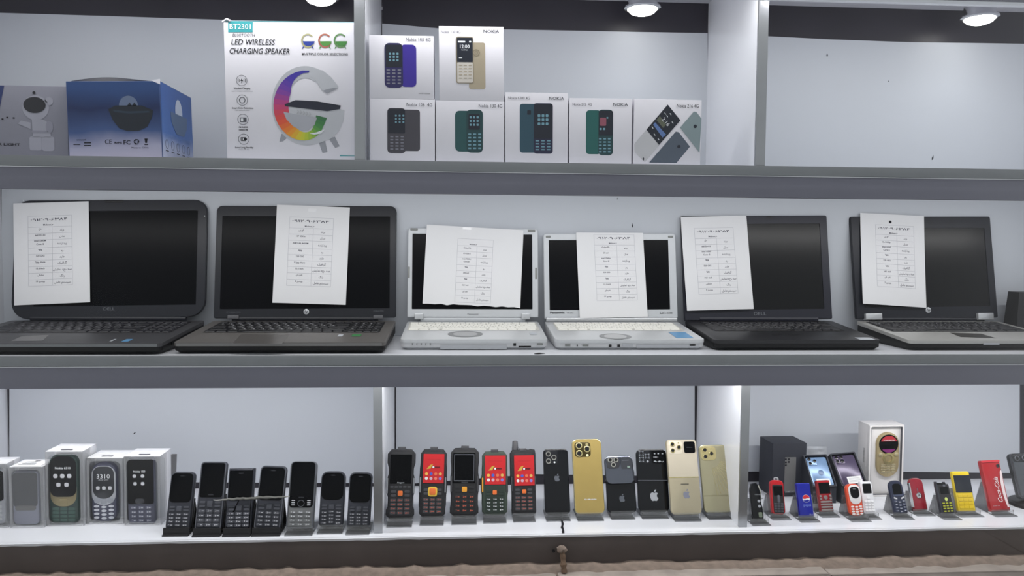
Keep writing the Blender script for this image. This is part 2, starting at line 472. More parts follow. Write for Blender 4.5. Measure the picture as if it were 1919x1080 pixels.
# lining sheets
yl = DEPTH-0.004
def sheet(top_px, bot_px, m=m_lining, y=yl, label=None):
    t = [hit_y(a, b, y) for a, b in top_px]; bt = [hit_y(a, b, y) for a, b in bot_px]
    n = len(t); g = G(); v = []; f = []
    for dy in (0.0, 0.0012):
        for p in t: v.append((p.x, y+dy, p.z))
        for p in bt: v.append((p.x, y+dy, p.z))
    for i in range(n-1):
        f.append((i+1, i, n+i, n+i+1)); k = 2*n
        f.append((k+i, k+i+1, k+n+i+1, k+n+i))
        f.append((i, i+1, k+i+1, k+i)); f.append((n+i+1, n+i, k+n+i, k+n+i+1))
    g.add(v, f); return sp('lining_sheet', g, m, None, label)
def zpx(x, z):   # pixel row at wall depth for a height
    lo, hi = -200, 1300
    for _ in range(40):
        mid = (lo+hi)/2
        if hit_y(x, mid, yl).z > z: lo = mid
        else: hi = mid
    return lo
def xpx(X, yy):
    lo, hi = -400, 2600
    for _ in range(40):
        mid = (lo+hi)/2
        if hit_y(mid, yy, yl).x < X: lo = mid
        else: hi = mid
    return lo
def full(top, zb, m=m_lining):
    return sheet(top, [(x, zpx(x, zb+0.0005)) for x, _ in top], m)
xa = xpx(XL+0.001, 100); xb = xpx(DIV_T[0]-0.009, 40); xc = xpx(DIV_T[0]+0.009, 40); xd = xpx(DIV_T[1]-0.009, 60); xe = xpx(DIV_T[1]+0.009, 60)
full([(xa, 22), (0, 24), (200, 30), (415, 37), (xb, 43)], Z3)
full([(xc, 44), (820, 53), (1050, 57), (1200, 60), (xd, 62)], Z3)
full([(xe, 66), (1440, 68), (1560, 74), (1700, 79), (1919, 82), (2150, 84)], Z3)
full([(xpx(XL+0.001, 400), zpx(10, Z3-0.019)), (960, zpx(960, Z3-0.019)), (2200, zpx(2200, Z3-0.019))], Z2)
zb2 = Z2-0.019
def low(pts): return sheet([(x, zpx(x, zb2)) for x, _ in pts], pts)
low([(xpx(XL+0.001, 900), 906), (300, 904), (500, 905), (xpx(DIV_B[0]-0.009, 900), 906)])
low([(xpx(DIV_B[0]+0.009, 900), 909), (860, 900), (1000, 889), (1200, 892), (xpx(DIV_B[1]-0.009, 900), 888)])
low([(xpx(DIV_B[1]+0.009, 900), 884), (1600, 884), (1750, 885), (1911, 887)])
# marks on the lining
for (px, py, a, b, rot, y) in ((1748, 295, 1.6, 5, -0.2, yl), (1665, 152, 0.8, 1.5, 0, yl), (1550, 103, 1.2, 3, 0, yl), (1185, 422, 1.0, 4.5, 0, yl), (1157, 372, 0.7, 1.8, 0, yl), (252, 812, 3, 1, 0.6, yl)):
    p = hit_y(px, py, y); g = G(); k = 0.0011
    g.add([(p.x+k*(u*math.cos(rot)-w*math.sin(rot)), y-0.0004, p.z+k*(u*math.sin(rot)+w*math.cos(rot))) for u, w in ((0, b), (-a, -b*0.3), (-a*0.6, -b), (a*0.7, -b), (a, -b*0.2))], [(0, 1, 2, 3, 4)])
    sp('chip_mark', g, m_ink)
# window pane in front
g = G(); g.box(-1.25, 1.5, -0.066, -0.060, -0.004, ZC+0.05)
w1 = part('window_1', g, m_glass); tagit(w1, 'clear shop window pane in front of the shelving', kind='structure')

# ------------------------------------------------------------------ spotlights
m_bulb = mat('lit_lamp', (255, 252, 246), 0.3, emit=9.0)
m_chrome = mat('chrome', (205, 205, 208), 0.12, 1.0)
def spotlight(px, py, label):
    p = hit_y(px, py, 0.195)
    r = 0.034
    root = empty('spotlight', Matrix.Translation((p.x, p.y, ZC)), label, 'light', 'downlights over the top shelf')
    d = ZC-p.z
    g = G(); g.lathe([(r*0.86, -0.0), (r*0.86, -d+0.004), (r*1.04, -d+0.003), (r*1.06, -d), (r*0.88, -d-0.002), (r*0.84, -d+0.006)], n=32)
    part('bezel', g, m_chrome, root)
    g = G(); g.lathe([(r*0.84, -d+0.004), (r*0.84, -d-0.002), (r*0.70, -d-0.008), (r*0.40, -d-0.012), (0.001, -d-0.0135)], n=28)
    part('bulb', g, m_bulb, root)
    l = bpy.data.lights.new('spot_beam', 'SPOT'); l.energy = 0.35; l.spot_size = math.radians(150); l.spot_blend = 0.8; l.shadow_soft_size = 0.03; l.color = (0.95, 0.97, 1.0)
    o = bpy.data.objects.new('spot_beam', l); link(o, root, Matrix.Translation((0, -0.012, -d-0.02)) @ Matrix.Rotation(math.radians(-8), 4, 'X'))
spotlight(600, -4, 'glowing round downlight over the white speaker carton')
spotlight(1204, 16, 'glowing round downlight over the small white phone boxes')
spotlight(1836, 34, 'glowing round downlight over the empty shelf compartment')
# crumpled clear film in the upper corners beside the dividers
random.seed(21)
def film(pxs, label):
    g = G(); n = 9; m = 5; v = []; f = []
    for i in range(n):
        for j in range(m):
            u = i/(n-1); w = j/(m-1)
            px = pxs[0]+(pxs[2]-pxs[0])*w; py = pxs[1]+(pxs[3]-pxs[1])*u
            p = hit_y(px, py, yl-0.012-0.010*random.random()); v.append(p)
    for i in range(n-1):
        for j in range(m-1): f.append((i*m+j, i*m+j+1, (i+1)*m+j+1, (i+1)*m+j))
    g.add(v, f); single('plastic_film', g, m_blister, label, 'film')
film((694, 2, 717, 46), 'crumpled clear plastic film in the corner above the purple phone box')
film((1336, 10, 1352, 64), 'crumpled clear plastic film in the corner facing the empty compartment divider')

# ================================================================== cartons on the top shelf
def carton(name, label, corners, depth, m, cat='box', y=0.016, yaw=0.0, z=Z3, bev=0.0012, group=None, lean=0.0):
    F = Face(*corners, y=y, yaw=yaw, lean=lean, snap=z)
    root = empty(name, F.M, label, cat, group)
    g = G(); g.box(-F.w/2, F.w/2, 0, F.h, -depth, 0, bev)
    b = part('box_body', g, m, root)
    return F, root, b
m_card = mat('white_card', (228, 226, 233), 0.42, spec=0.4, var=0.02, scale=20)
m_cardline = mat('card_seam', (196, 196, 204), 0.6)
m_greyprint = mat('grey_carton_print', (128, 128, 140), 0.4)

# --- star light carton
F, root, b = carton('projector_carton', 'grey carton with a printed astronaut lamp beside the blue carton', ((-72, 160), (126, 160), (128, 290), (-72, 290)), 0.14, m_greyprint, y=0.03)
g = G(); g.flat(F.P([(-40, 160.6), (8, 160.6), (2, 190), (-8, 250), (-40, 289)]), 0.0004); part('printed_panel', g, mat('deep_blue_print', (34, 48, 98), 0.4), root)
m_astro = mat('astronaut_print', (152, 152, 164), 0.5); m_astrod = mat('astronaut_shade_print', (134, 134, 147), 0.5)
g = G(); g.flat(F.C(92, 190, 8, 8), 0.0004); g.flat(F.C(67, 202, 25, 24, 24), 0.0004)
g.flats([F.P([(60, 224), (82, 224), (93, 232), (96, 258), (62, 258)]), F.P([(58, 230), (40, 226), (34, 232), (58, 242)]), F.R(56, 256, 78, 282, 4), F.R(79, 256, 102, 283, 5)], 0.0005)
part('printed_astronaut', g, m_astro, root)
g = G(); g.flat(F.C(93, 238, 7, 12), 0.0007); g.flat(F.R(60, 245, 90, 249, 1), 0.0007); part('printed_shading', g, m_astrod, root)
g = G(); g.flat(F.C(65, 197, 21, 15.5, 24), 0.0008); g.flat(F.C(64, 174, 3, 3), 0.0008); part('printed_visor', g, mat('visor_print', (26, 26, 34), 0.3), root)
g = G(); F.T(g, 'STAR LIGHT', -22, 272.5, 38, 0.0008, hpx=4.6, bold=0.02); part('printed_text', g, m_ink, root)
g = G()
for a, c in ((3, 222), (12, 219), (24, 220)): g.flat(F.R(a, c, a+4, c+2.5, 1), 0.0006)
part('printed_icons', g, m_ink, root)

# --- blue night lamp carton
TLc, TRc, BRc, BLc = (122, 152), (299, 152), (305, 288), (130, 288)
F, root, b = carton('night_lamp_carton', 'blue to white carton with a printed dark bowl lamp and opened top', (TLc, TRc, BRc, BLc), 0.15, mat('blue_carton_board', (70, 92, 140), 0.5), y=0.018)
mg = ramp_mat('blue_fading_print', [(0.0, (190, 184, 200)), (0.26, (164, 164, 188)), (0.48, (64, 86, 134)), (0.75, (26, 42, 84)), (1.0, (44, 72, 122))], 'Y', 0.0, F.h, 0.35, noise=0.03)
g = G(); g.flat([(-F.w/2+0.001, 0.001), (F.w/2-0.001, 0.001), (F.w/2-0.001, F.h-0.001), (-F.w/2+0.001, F.h-0.001)], 0.0003); part('printed_front', g, mg, root)
mg2 = ramp_mat('blue_side_print', [(0.0, (190, 190, 206)), (0.3, (170, 180, 206)), (0.5, (70, 110, 176)), (1.0, (52, 92, 160))], 'Y', 0.0, F.h, 0.35, noise=0.04)
S = Matrix.Translation((F.w/2, 0, 0)) @ Matrix.Rotation(math.radians(90), 4, 'Y')   # local x -> back along the right side
g = G(); g.flat([(0.001, 0.001), (0.149, 0.001), (0.149, F.h-0.001), (0.001, F.h-0.001)], 0.0003); sd = part('printed_side', g, mg2, root, local=S)
m_bowl = mat('dark_bowl_print', (16, 26, 40), 0.35); m_dome = mat('dome_print', (98, 112, 140), 0.5)
def bowl(F, cx, top, rx, hgt, parent, k=1.0):
    pass
g = G(); g.flat(F.C(241, 198, 18, 19), 0.0005); part('printed_dome', g, m_dome, root)
g = G(); g.flats([F.P([(203, 205), (216, 198), (266, 198), (287, 207), (285, 220), (276, 238), (262, 245), (240, 246), (224, 241), (212, 226)]), F.P([(238, 199), (243, 192), (248, 199)]), F.P([(247, 199), (252, 192), (257, 199)])], 0.0007); part('printed_bowl', g, m_bowl, root)
g = G(); g.flat(F.P([(212, 206), (240, 209), (280, 208), (280, 211), (240, 213), (214, 210)]), 0.0008); part('printed_shading', g, mat('bowl_rim_print', (34, 50, 68), 0.4), root)
g = G(); F.T(g, 'CE', 197, 270, 210, 0.0008, hpx=8.5); part('printed_mark', g, m_ink, root)
g = G(); F.T(g, 'RoHS', 215, 269.5, 229, 0.0008, hpx=3.6, bold=0.03); part('printed_mark', g, m_ink, root)
g = G(); F.T(g, 'FC', 232, 271, 245, 0.0008, hpx=8, bold=0.02); part('printed_mark', g, m_ink, root)
g = G(); F.T(g, 'Made in China', 247, 278.5, 279, 0.0008, hpx=3); part('printed_mark', g, m_ink, root)
g = G(); F.T(g, 'COLOR', 144, 264, 162, 0.0008, hpx=3); part('printed_mark', g, m_ink, root)
g = G()
for i in range(3):   # recycling arrows
    a = 90+120*i; cx, cy = 256, 266
    q = [(cx+5.6*math.cos(math.radians(a+s)), cy-5.6*math.sin(math.radians(a+s))) for s in (-32, 32, 84)]
    p2 = [(cx+2.8*math.cos(math.radians(a+s)), cy-2.8*math.sin(math.radians(a+s))) for s in (70, 20, -20)]
    g.flat(F.P(q+p2), 0.0008)
part('printed_mark', g, m_ink, root)
g = G(); g.flat(F.R(138, 270.5, 151, 272, .3), 0.0008); part('printed_mark', g, m_ink, root)
g = G(); g.flats([F.R(158, 267, 171, 269, .4), F.R(158, 272, 171, 274, .4)], 0.0008); part('printed_mark', g, m_ink, root)
g = G(); g.flats([F.R(271, 270.5, 278, 272, .3), F.P([(271, 260), (277, 260), (275.5, 268), (272.5, 268)])], 0.0008); part('printed_mark', g, m_ink, root)
g = G()
g.flat(circ(0.082, F.h*0.70, 0.017, 0.022), 0.0005); part('printed_dome', g, mat('side_dome_print', (196, 206, 220), 0.5), root, local=S)
g = G(); g.flat([(0.042, F.h*0.66), (0.122, F.h*0.66), (0.118, F.h*0.5), (0.104, F.h*0.38), (0.066, F.h*0.38), (0.046, F.h*0.52)], 0.0007); part('printed_bowl', g, mat('side_bowl_print', (84, 108, 140), 0.4), root, local=S)
g = G(); g.text('STARRY PROJECTOR', 0.012, F.h*0.29, 0.0006, h=0.006, w=0.125); part('printed_text', g, mat('pale_blue_ink', (110, 140, 190), 0.5), root, local=S)
g = G()
for i in range(5):
    g.flats(band(0.02+0.026*i, F.h*0.2, 0.007, 0.008, 0.006, 0.007, 0, 360, 12), 0.0006); g.flat(rr(0.014, 0.0015, 0.0004, 0.02+0.026*i, F.h*0.11), 0.0006)
part('printed_icons', g, m_inkg, root, local=S)
g = G(); v = []; f = []; N = 14       # opened dark top flap, arched
for i in range(N+1):
    u = i/N; x = -F.w/2+F.w*(0.03+0.95*u); z = 0.006*math.sin(math.pi*u)+0.003*math.sin(5*u)
    v += [(x, F.h-0.0005, -0.004), (x, F.h+0.0025+z*0.7, -0.010), (x, F.h+0.0015+z*0.7, -0.05)]
for i in range(N): f += [(3*i, 3*i+3, 3*i+4, 3*i+1), (3*i+1, 3*i+4, 3*i+5, 3*i+2)]
g.add(v, f); part('top_flap', g, mat('navy_flap', (16, 22, 40), 0.5), root)
g = G(); g.add([(F.w/2-0.014, F.h+0.001, 0.0006), (F.w/2+0.001, F.h+0.0035, 0.0006), (F.w/2+0.001, F.h-0.006, 0.0006)], [(0, 2, 1)]); part('torn_corner', g, m_card, root)

# --- wireless charging speaker carton
F, root, b = carton('speaker_carton', 'large white carton with a printed rainbow ring speaker', ((419, 39), (663, 41), (667, 293), (425, 293)), 0.16, m_card, y=0.020)
m_teal = mat('teal_print', (58, 158, 164), 0.4)
g = G(); g.flat(F.P([(427.5, 40.5), (474, 41.5), (473.5, 60.5), (427.5, 60.5)]), 0.0004)
part('printed_tab', g, m_teal, root)
g = G(); g.flat(F.P([(420, 39.3), (663, 41.2), (663, 42.2), (420, 40.6)]), 0.0003); part('teal_edge', g, m_teal, root)
g = G(); g.flat(F.P([(637, 291), (667, 292), (667, 293), (637, 293)]), 0.0005); part('teal_edge', g, m_teal, root)
g = G(); F.T(g, 'BT2301', 430.5, 54.5, 470, 0.0007, hpx=9.6, bold=0.008); part('printed_code', g, m_inkw, root)
g = G(); F.T(g, 'BLUETOOTH', 436, 68.5, 477, 0.0006, hpx=6, shear=0.18); part('printed_text', g, m_ink, root)
g = G(); F.T(g, 'LED WIRELESS', 433.5, 83.5, 514.5, 0.0006, hpx=10.5, shear=0.18, bold=0.008); part('printed_text', g, m_ink, root)
g = G(); F.T(g, 'CHARGING SPEAKER', 429.5, 100.5, 543, 0.0006, hpx=10.5, shear=0.18, bold=0.008); part('printed_text', g, m_ink, root)
g = G(); F.T(g, 'MULTIPLE COLOR SELECTIONS', 566, 103.3, 652, 0.0006, hpx=4.3, bold=0.012); part('printed_text', g, m_ink, root)
g = G(); F.T(g, 'Wireless Charging', 438, 167, 469, 0.0006, hpx=3.2, bold=0.02); part('printed_text', g, m_ink, root)
g = G(); F.T(g, 'Smart Color Selections', 435, 204, 475, 0.0006, hpx=3.2, bold=0.02); part('printed_text', g, m_ink, root)
g = G(); F.T(g, 'FM RADIO', 448, 240, 465, 0.0006, hpx=3, bold=0.02); part('printed_text', g, m_ink, root)
g = G(); F.T(g, 'HANDS-FM', 448, 245, 464, 0.0006, hpx=3, bold=0.02); part('printed_text', g, m_ink, root)
g = G(); F.T(g, 'Extra Long Standby', 441, 278, 475, 0.0006, hpx=3.2, bold=0.02); part('printed_text', g, m_ink, root)

g = G(); F.T(g, 'Support charging multiple protocols', 434, 171.8, 474, 0.0006, hpx=1.8); part('printed_small_text', g, m_inkg, root)
g = G(); F.T(g, 'Touch button to switch', 440, 207.8, 468, 0.0006, hpx=1.8); part('printed_small_text', g, m_inkg, root)
g = G(); F.T(g, 'Lasts all day', 448, 281.2, 468, 0.0006, hpx=1.8); part('printed_small_text', g, m_inkg, root)
for cx, cy in ((453, 151), (454, 188), (455.5, 224), (457, 261)):
    g = G(); g.flats(F.B(cx, cy, 10.3, 10.3, 9.5, 9.5), 0.0006); part('printed_icon_ring', g, m_inkg, root)
g = G(); g.flats(F.B(454, 188, 6, 6, 4.6, 4.6), 0.0006); part('printed_icon', g, m_inkg, root)
g = G(); g.flats([F.R(450, 220.5, 462, 229, 1)], 0.0006)
part('printed_icon', g, m_inkg, root)
g = G()
g.flats([F.P([(454, 146), (450.6, 152), (453, 152), (452, 157), (456, 150), (453.6, 150)])], 0.0008)
for s in (-1, 1):
    for rr_ in (5, 7.4): g.flats(F.B(453, 151, rr_, rr_, rr_-0.8, rr_-0.8, 150 if s < 0 else -30, 210 if s < 0 else 30, 8), 0.0008)
part('printed_icon', g, m_ink, root)
g = G(); g.flats([F.R(451.5, 257.6, 461, 264.4, 0.6), F.R(461, 259.4, 463, 262.6, 0.5)], 0.0008); part('printed_icon', g, m_ink, root)
g = G(); g.flats([F.R(453, 259, 454.4, 263, .2), F.R(455.6, 259, 457, 263, .2)], 0.0010); part('printed_icon_detail', g, m_inkw, root)
g = G(); g.flats([F.R(451.6, 222, 456, 227.5, .4)], 0.0010); part('printed_icon_detail', g, m_inkw, root)
m_ring = mat('grey_ring_print', (188, 190, 196), 0.45); m_ringd = mat('grey_ring_shade_print', (150, 152, 160), 0.45)
def Z(x, y): return (400+x/3.373, y/3.373)
# legs first, then the ring and the rainbow
for q in ([(430, 845), (475, 865), (440, 895), (417, 897)], [(662, 890), (705, 885), (721, 962), (690, 968)], [(730, 878), (768, 865), (798, 925), (770, 936)]):
    g = G(); g.flat(F.P([Z(*p) for p in q]), 0.0004); part('printed_leg', g, m_ringd, root)
c0 = Z(585, 670)
g = G(); g.flats(F.B(c0[0], c0[1], 216/3.373, 252/3.373, 118/3.373, 178/3.373, 60, 305, 40), 0.0005)
g.flats([F.P([Z(*p) for p in q]) for q in ([(690, 445), (745, 490), (790, 548), (785, 560), (720, 592), (690, 575), (640, 500), (600, 478), (590, 430)], )], 0.00062)
g.flats([F.P([Z(*p) for p in [(428, 672), (455, 660), (800, 690), (828, 700), (820, 770), (790, 835), (740, 880), (640, 915), (560, 905), (600, 860), (690, 800), (715, 745), (560, 735), (440, 712)]])], 0.00070)
part('printed_ring', g, m_ring, root)
g = G(); g.flat(F.P([Z(690, 575), Z(720, 592), Z(785, 560), Z(760, 556), Z(715, 566)]), 0.00075); part('printed_ring_tip', g, m_ringd, root)
hues = [(84, (52, 52, 150)), (120, (66, 50, 160)), (150, (112, 60, 160)), (178, (186, 60, 120)), (205, (216, 74, 56)), (232, (226, 134, 40)), (258, (206, 200, 50)), (285, (150, 184, 60)), (312, (72, 140, 70)), (338, (48, 104, 66))]
for i in range(len(hues)-1):
    (a0, ca), (a1, cb) = hues[i], hues[i+1]
    for k in range(3):
        q0 = a0+(a1-a0)*k/3; q1 = a0+(a1-a0)*(k+1)/3; col = tuple(ca[j]+(cb[j]-ca[j])*(k+0.5)/3 for j in range(3))
        g = G(); xo = 205 if q0 < 270 else 150
        cx, cy = Z(585, 670)
        def rad(a):
            t = min(max((a-90)/60.0, 0), 1)
            wv = 20+75*t if a < 235 else (95-22*min((a-235)/60.0, 1))
            ox = 205 if a < 240 else 205-62*min((a-240)/80.0, 1); oy = 224 if a < 250 else 224-20*min((a-250)/70., 1)
            return ox, oy, wv
        pts = []
        for a in (q0, q1):
            ox, oy, wv = rad(a); pts.append((Z(585+ox*math.cos(math.radians(a)), 670-oy*math.sin(math.radians(a))), Z(585+(ox-wv)*math.cos(math.radians(a)), 670-(oy-wv*0.62)*math.sin(math.radians(a)))))
        g.flat(F.P([pts[0][0], pts[1][0], pts[1][1], pts[0][1]]), 0.0009)
        part('printed_rainbow', g, mat('rainbow_%d' % int(q0), col, 0.4, var=0.02), root)
g = G(); g.flat(F.P([Z(*p) for p in [(443, 708), (560, 730), (655, 745), (640, 790), (600, 825), (560, 828), (505, 800), (462, 755)]]), 0.0010); part('printed_grille', g, mat('grille_print', (168, 170, 178), 0.6), root)
g = G(); g.flat(F.P([Z(*p) for p in [(450, 660), (520, 634), (660, 642), (806, 668), (800, 690), (720, 704), (600, 690), (455, 672)]]), 0.0011); part('printed_charger_top', g, mat('charger_print', (28, 32, 50), 0.35), root)
g = G()
for i in range(5): g.flats([F.P([Z(527+19*i, 694+4*i), Z(535+19*i, 695+4*i), Z(543+19*i, 707+4*i), Z(533+19*i, 720+4*i), Z(526+19*i, 719+4*i), Z(535+19*i, 707+4*i)])], 0.0011)
part('printed_buttons', g, m_inkl, root)
g = G(); g.flat(F.P([Z(*p) for p in [(608, 846), (650, 838), (705, 818), (680, 845), (640, 852)]]), 0.0012); part('printed_highlight', g, m_inkw, root)
for cx, ca, cb in ((577, (176, 172, 130), (44, 66, 160)), (609, (176, 104, 84), (88, 150, 70)), (638, (96, 140, 84), (72, 136, 66))):
    m1 = mat('mini_ring_%d' % cx, ca, 0.45); m2 = mat('mini_bowl_%d' % cx, cb, 0.45)
    g = G(); g.flats(F.B(cx, 76.5, 12.6, 13.4, 9.6, 10.6, 40, 345, 26), 0.0006); part('printed_ring', g, m1, root)
    g = G(); g.flat(F.P([(cx-9.5, 77.5), (cx+13, 77.5), (cx+11, 83), (cx+5, 86.2), (cx-3, 86), (cx-7.5, 83)]), 0.0008)
    g.flats([F.P([(cx-9, 87), (cx-7, 88), (cx-9.5, 91.5), (cx-11, 91.2)]), F.P([(cx+7, 88), (cx+9, 87), (cx+11, 91.2), (cx+9.5, 91.5)])], 0.0006); part('printed_bowl', g, m2, root)
g = G(); g.tube([(-F.w/2-0.002, F.h-0.002, -0.002), (-F.w/2+0.006, F.h+0.002, 0.001), (-F.w/2+0.012, F.h-0.001, 0.001)], 0.0022, 6); part('torn_corner', g, m_cardline, root)

# --- small phone boxes
m_purple = mat('purple_print', (58, 40, 150), 0.4); m_navyp = mat('navy_print', (36, 38, 66), 0.4); m_scr = mat('dark_screen_print', (24, 30, 44), 0.35)
m_gold = mat('gold_print', (172, 160, 138), 0.4); m_cream = mat('cream_print', (206, 200, 192), 0.45); m_char = mat('charcoal_print', (72, 70, 78), 0.45)
m_green = mat('dark_green_print', (30, 66, 70), 0.4); m_greenb = mat('green_back_print', (36, 82, 84), 0.4); m_petrol = mat('petrol_print', (44, 78, 94), 0.4)
m_icon = mat('icon_print', (116, 160, 176), 0.4); m_keyp = mat('key_print', (128, 128, 140), 0.5)
def pphone(F, root, box, body, screen=None, r=6, icons=(), keys=None, mb=m_scr, z=0.0006):
    if not screen and z == 0.0006: z = 0.0004      # the rear view lies under the front view
    g = G(); g.flat(F.R(*box, r), z); part('printed_phone', g, body, root)
    if screen:
        g = G(); g.flat(F.R(*screen, 2), z+0.0002); part('printed_screen', g, mb, root)
    if icons:
        g = G()
        for x, y, s in icons: g.flat(F.R(x-s, y-s, x+s, y+s, s*0.5), z+0.0004)
        part('printed_icons', g, m_icon, root)
    if keys:
        x0, y0, x1, y1, nr, mk = keys; g = G()
        for i in range(nr):
            for j in range(3):
                x = x0+(x1-x0)*(j+0.15)/3; y = y0+(y1-y0)*(i+0.2)/nr
                g.flat(F.R(x, y, x+(x1-x0)*0.2, y+(y1-y0)/nr*0.42, 0.4), z+0.0003)
        part('printed_keys', g, mk, root)
PB = 'small white phone boxes on the top shelf'
def pbox(label, c, z=Z3, y=0.016, depth=0.055):
    return carton('phone_box', label, c, depth, m_card, y=y, z=z, bev=0.0008, group=PB)
# lower row
F, root, b = pbox('white phone box printed with a charcoal phone, titled 106 4G', ((693, 184), (814.5, 187), (815.5, 300), (694, 298)))
za = F.M.translation.z+F.h
pphone(F, root, (754, 206, 787, 283), m_char, None, 5)
pphone(F, root, (726, 203, 760, 287), m_char, (727.5, 205, 759, 250), 7, [(742+7*i, 217+6*j, 1.7) for i in range(3) for j in range(3)], (730, 254, 759, 283, 5, m_keyp))
g = G(); F.T(g, 'Nokia 106  4G', 762, 199, 810, 0.0006, hpx=6.4); part('printed_title', g, m_inkg, root)
F, root, b = pbox('white phone box printed with a dark green phone, titled 130 4G', ((816.5, 188), (945, 190), (945.5, 302), (817, 300)))
zb = F.M.translation.z+F.h
pphone(F, root, (853, 208, 884, 284), m_greenb, None, 8)
pphone(F, root, (874, 206, 905, 286), m_green, (878, 214, 899, 243), 8, [(882+6.5*i, 220+7*j, 2) for i in range(3) for j in range(3)], (876, 249, 904, 282, 5, m_icon))
g = G(); F.T(g, 'Nokia 130 4G', 897, 201.5, 941, 0.0006, hpx=6.4); part('printed_title', g, m_inkg, root)
F, root, b = pbox('white phone box printed with a petrol blue phone, titled 6300 4G', ((947, 173), (1064, 174.5), (1064.5, 304), (947, 302)))
pphone(F, root, (974, 195, 1010, 286), m_petrol, None, 5)
g = G(); g.flat(F.R(988, 207, 995, 215, 1), 0.0008); part('printed_camera', g, m_scr, root)
pphone(F, root, (1000, 194, 1036, 288), m_navyp, (1001, 196, 1035, 260), 5, [(1010+7.5*i, 217+7.6*j, 2.5) for i in range(3) for j in range(3)], (1002, 262, 1034, 284, 4, m_icon))
g = G(); F.T(g, 'Nokia 6300 4G', 952.5, 186, 993, 0.0006, hpx=5); part('printed_title', g, m_inkg, root)
g = G(); F.T(g, 'NOKIA', 1029, 187, 1057, 0.0006, hpx=5.4, bold=0.015); part('printed_title', g, m_inkg, root)
F, root, b = pbox('white phone box printed with a green phone, titled 215 4G', ((1067, 184), (1185, 185), (1183, 305), (1067, 304)))
pphone(F, root, (1098, 207, 1126, 289), mat('green_215_print', (30, 96, 92), 0.4), None, 6)
pphone(F, root, (1121, 206, 1149, 291), m_green, (1122, 208, 1148, 254), 7, [(1125.5, 242, 2), (1132, 242, 2), (1138, 221, 1.6)], (1121, 258, 1146, 288, 5, m_icon))
g = G(); g.flat(F.R(1124, 221, 1136, 236, 2), 0.001); part('printed_wallpaper', g, mat('rose_print', (150, 84, 100), 0.5), root)
g = G(); F.T(g, 'Nokia 215  4G', 1073, 198, 1109, 0.0006, hpx=5); part('printed_title', g, m_inkg, root)
g = G(); F.T(g, 'NOKIA', 1149, 198.5, 1176.5, 0.0006, hpx=5.4, bold=0.015); part('printed_title', g, m_inkg, root)
F, root, b = pbox('white phone box printed with tilted silver phones, titled 216 4G', ((1190, 186), (1315.5, 187), (1312, 306), (1185.5, 305)))
q = lambda l: F.P([(1180+x/8.0, 175+y/8.0) for x, y in l])
g = G(); g.flat(q([(250, 545), (570, 170), (760, 405), (440, 775)]), 0.0006); part('printed_screen', g, m_scr, root)
g = G(); g.flat(q([(75, 880), (70, 760), (245, 550), (440, 780), (230, 1030), (190, 1000)]), 0.0005); part('printed_phone', g, mat('silver_phone_print', (196, 196, 200), 0.5), root)
g = G(); g.flat(q([(290, 1040), (690, 575), (735, 585), (903, 800), (700, 1045)]), 0.0006); part('printed_phone', g, mat('slate_phone_print', (84, 94, 108), 0.4), root)
g = G(); g.flat(q([(755, 515), (960, 275), (1000, 280), (1075, 380), (1045, 890)]), 0.0006); part('printed_phone', g, mat('grey_green_print', (136, 152, 156), 0.45), root)
g = G(); g.flat(F.C(1302.5, 237, 3.2), 0.0009); part('printed_camera', g, m_scr, root)
g = G(); g.flat(F.C(1272, 275, 3.2), 0.0009); part('printed_camera', g, m_scr, root)
g = G(); g.flat(F.P([(1205.5, 294), (1207, 298), (1205.5, 302), (1204, 298)]), 0.0009); part('printed_key', g, m_scr, root)
g = G(); g.flat(q([(350, 470), (380, 435), (545, 620), (490, 665)]), 0.0008); part('printed_wallpaper', g, mat('sky_print', (96, 124, 178), 0.5), root)
g = G(); g.flat(q([(400, 400), (450, 340), (545, 470), (500, 520)]), 0.0008); part('printed_wallpaper', g, mat('olive_print', (96, 100, 84), 0.5), root)
g = G(); a = F.L(1239.5, 224); k = F.px(1240, 220); g.text('2:16', a[0], a[1], 0.001, h=7*k, w=17*k, rot=math.radians(-49))
for x, y in ((530, 305), (610, 315), (640, 440), (560, 345), (340, 515), (370, 620), (430, 690)): g.flat(F.P([(1180+x/8.+dx, 175+y/8.+dy) for dx, dy in ((-1.6, -1.4), (-0.6, -2.2), (1.8, 1.2), (0.8, 2.))]), 0.001)
part('printed_digits', g, m_inkw, root)
g = G(); F.T(g, 'Nokia 216 4G', 1268, 201.5, 1309, 0.0006, hpx=6.8); part('printed_title', g, m_ink, root)
# upper row, resting on the lower boxes
F, root, b = pbox('white phone box printed with a purple phone, titled 105 4G', ((691, 65), (812, 68), (813.5, 184), (693, 182)), z=za)
pphone(F, root, (751, 84, 780, 163), m_purple, None, 8)
pphone(F, root, (721, 81, 755, 164.5), mat('indigo_print', (44, 40, 92), 0.4), (723, 84, 753, 126), 9, [(731+7*i, 101+6*j, 2) for i in range(3) for j in range(3)], (723, 129, 754, 160, 5, m_keyp))
g = G(); F.T(g, 'Nokia 105 4G', 760.5, 77, 807, 0.0006, hpx=6.6); part('printed_title', g, m_inkg, root)
g = G(); F.T(g, 'HMD Global', 785, 176.5, 806, 0.0006, hpx=2.6); part('printed_title', g, m_inkg, root)
F, root, b = pbox('white phone box printed with a gold phone, titled 130 4G', ((822, 49), (943.5, 50), (944.5, 187), (824, 186)), z=zb)
pphone(F, root, (879, 80, 909, 167), m_gold, None, 4)
g = G(); g.flats(F.B(892.5, 99, 6.5, 6.5, 5.2, 5.2), 0.0009); g.flats(F.B(892.5, 99, 3, 3, 2, 2), 0.0009); part('printed_camera', g, mat('gold_dark_print', (140, 128, 106), 0.5), root)
pphone(F, root, (855, 69, 887, 156.5), mat('gold_rim_print', (150, 140, 122), 0.4), None, 4, z=0.0008)
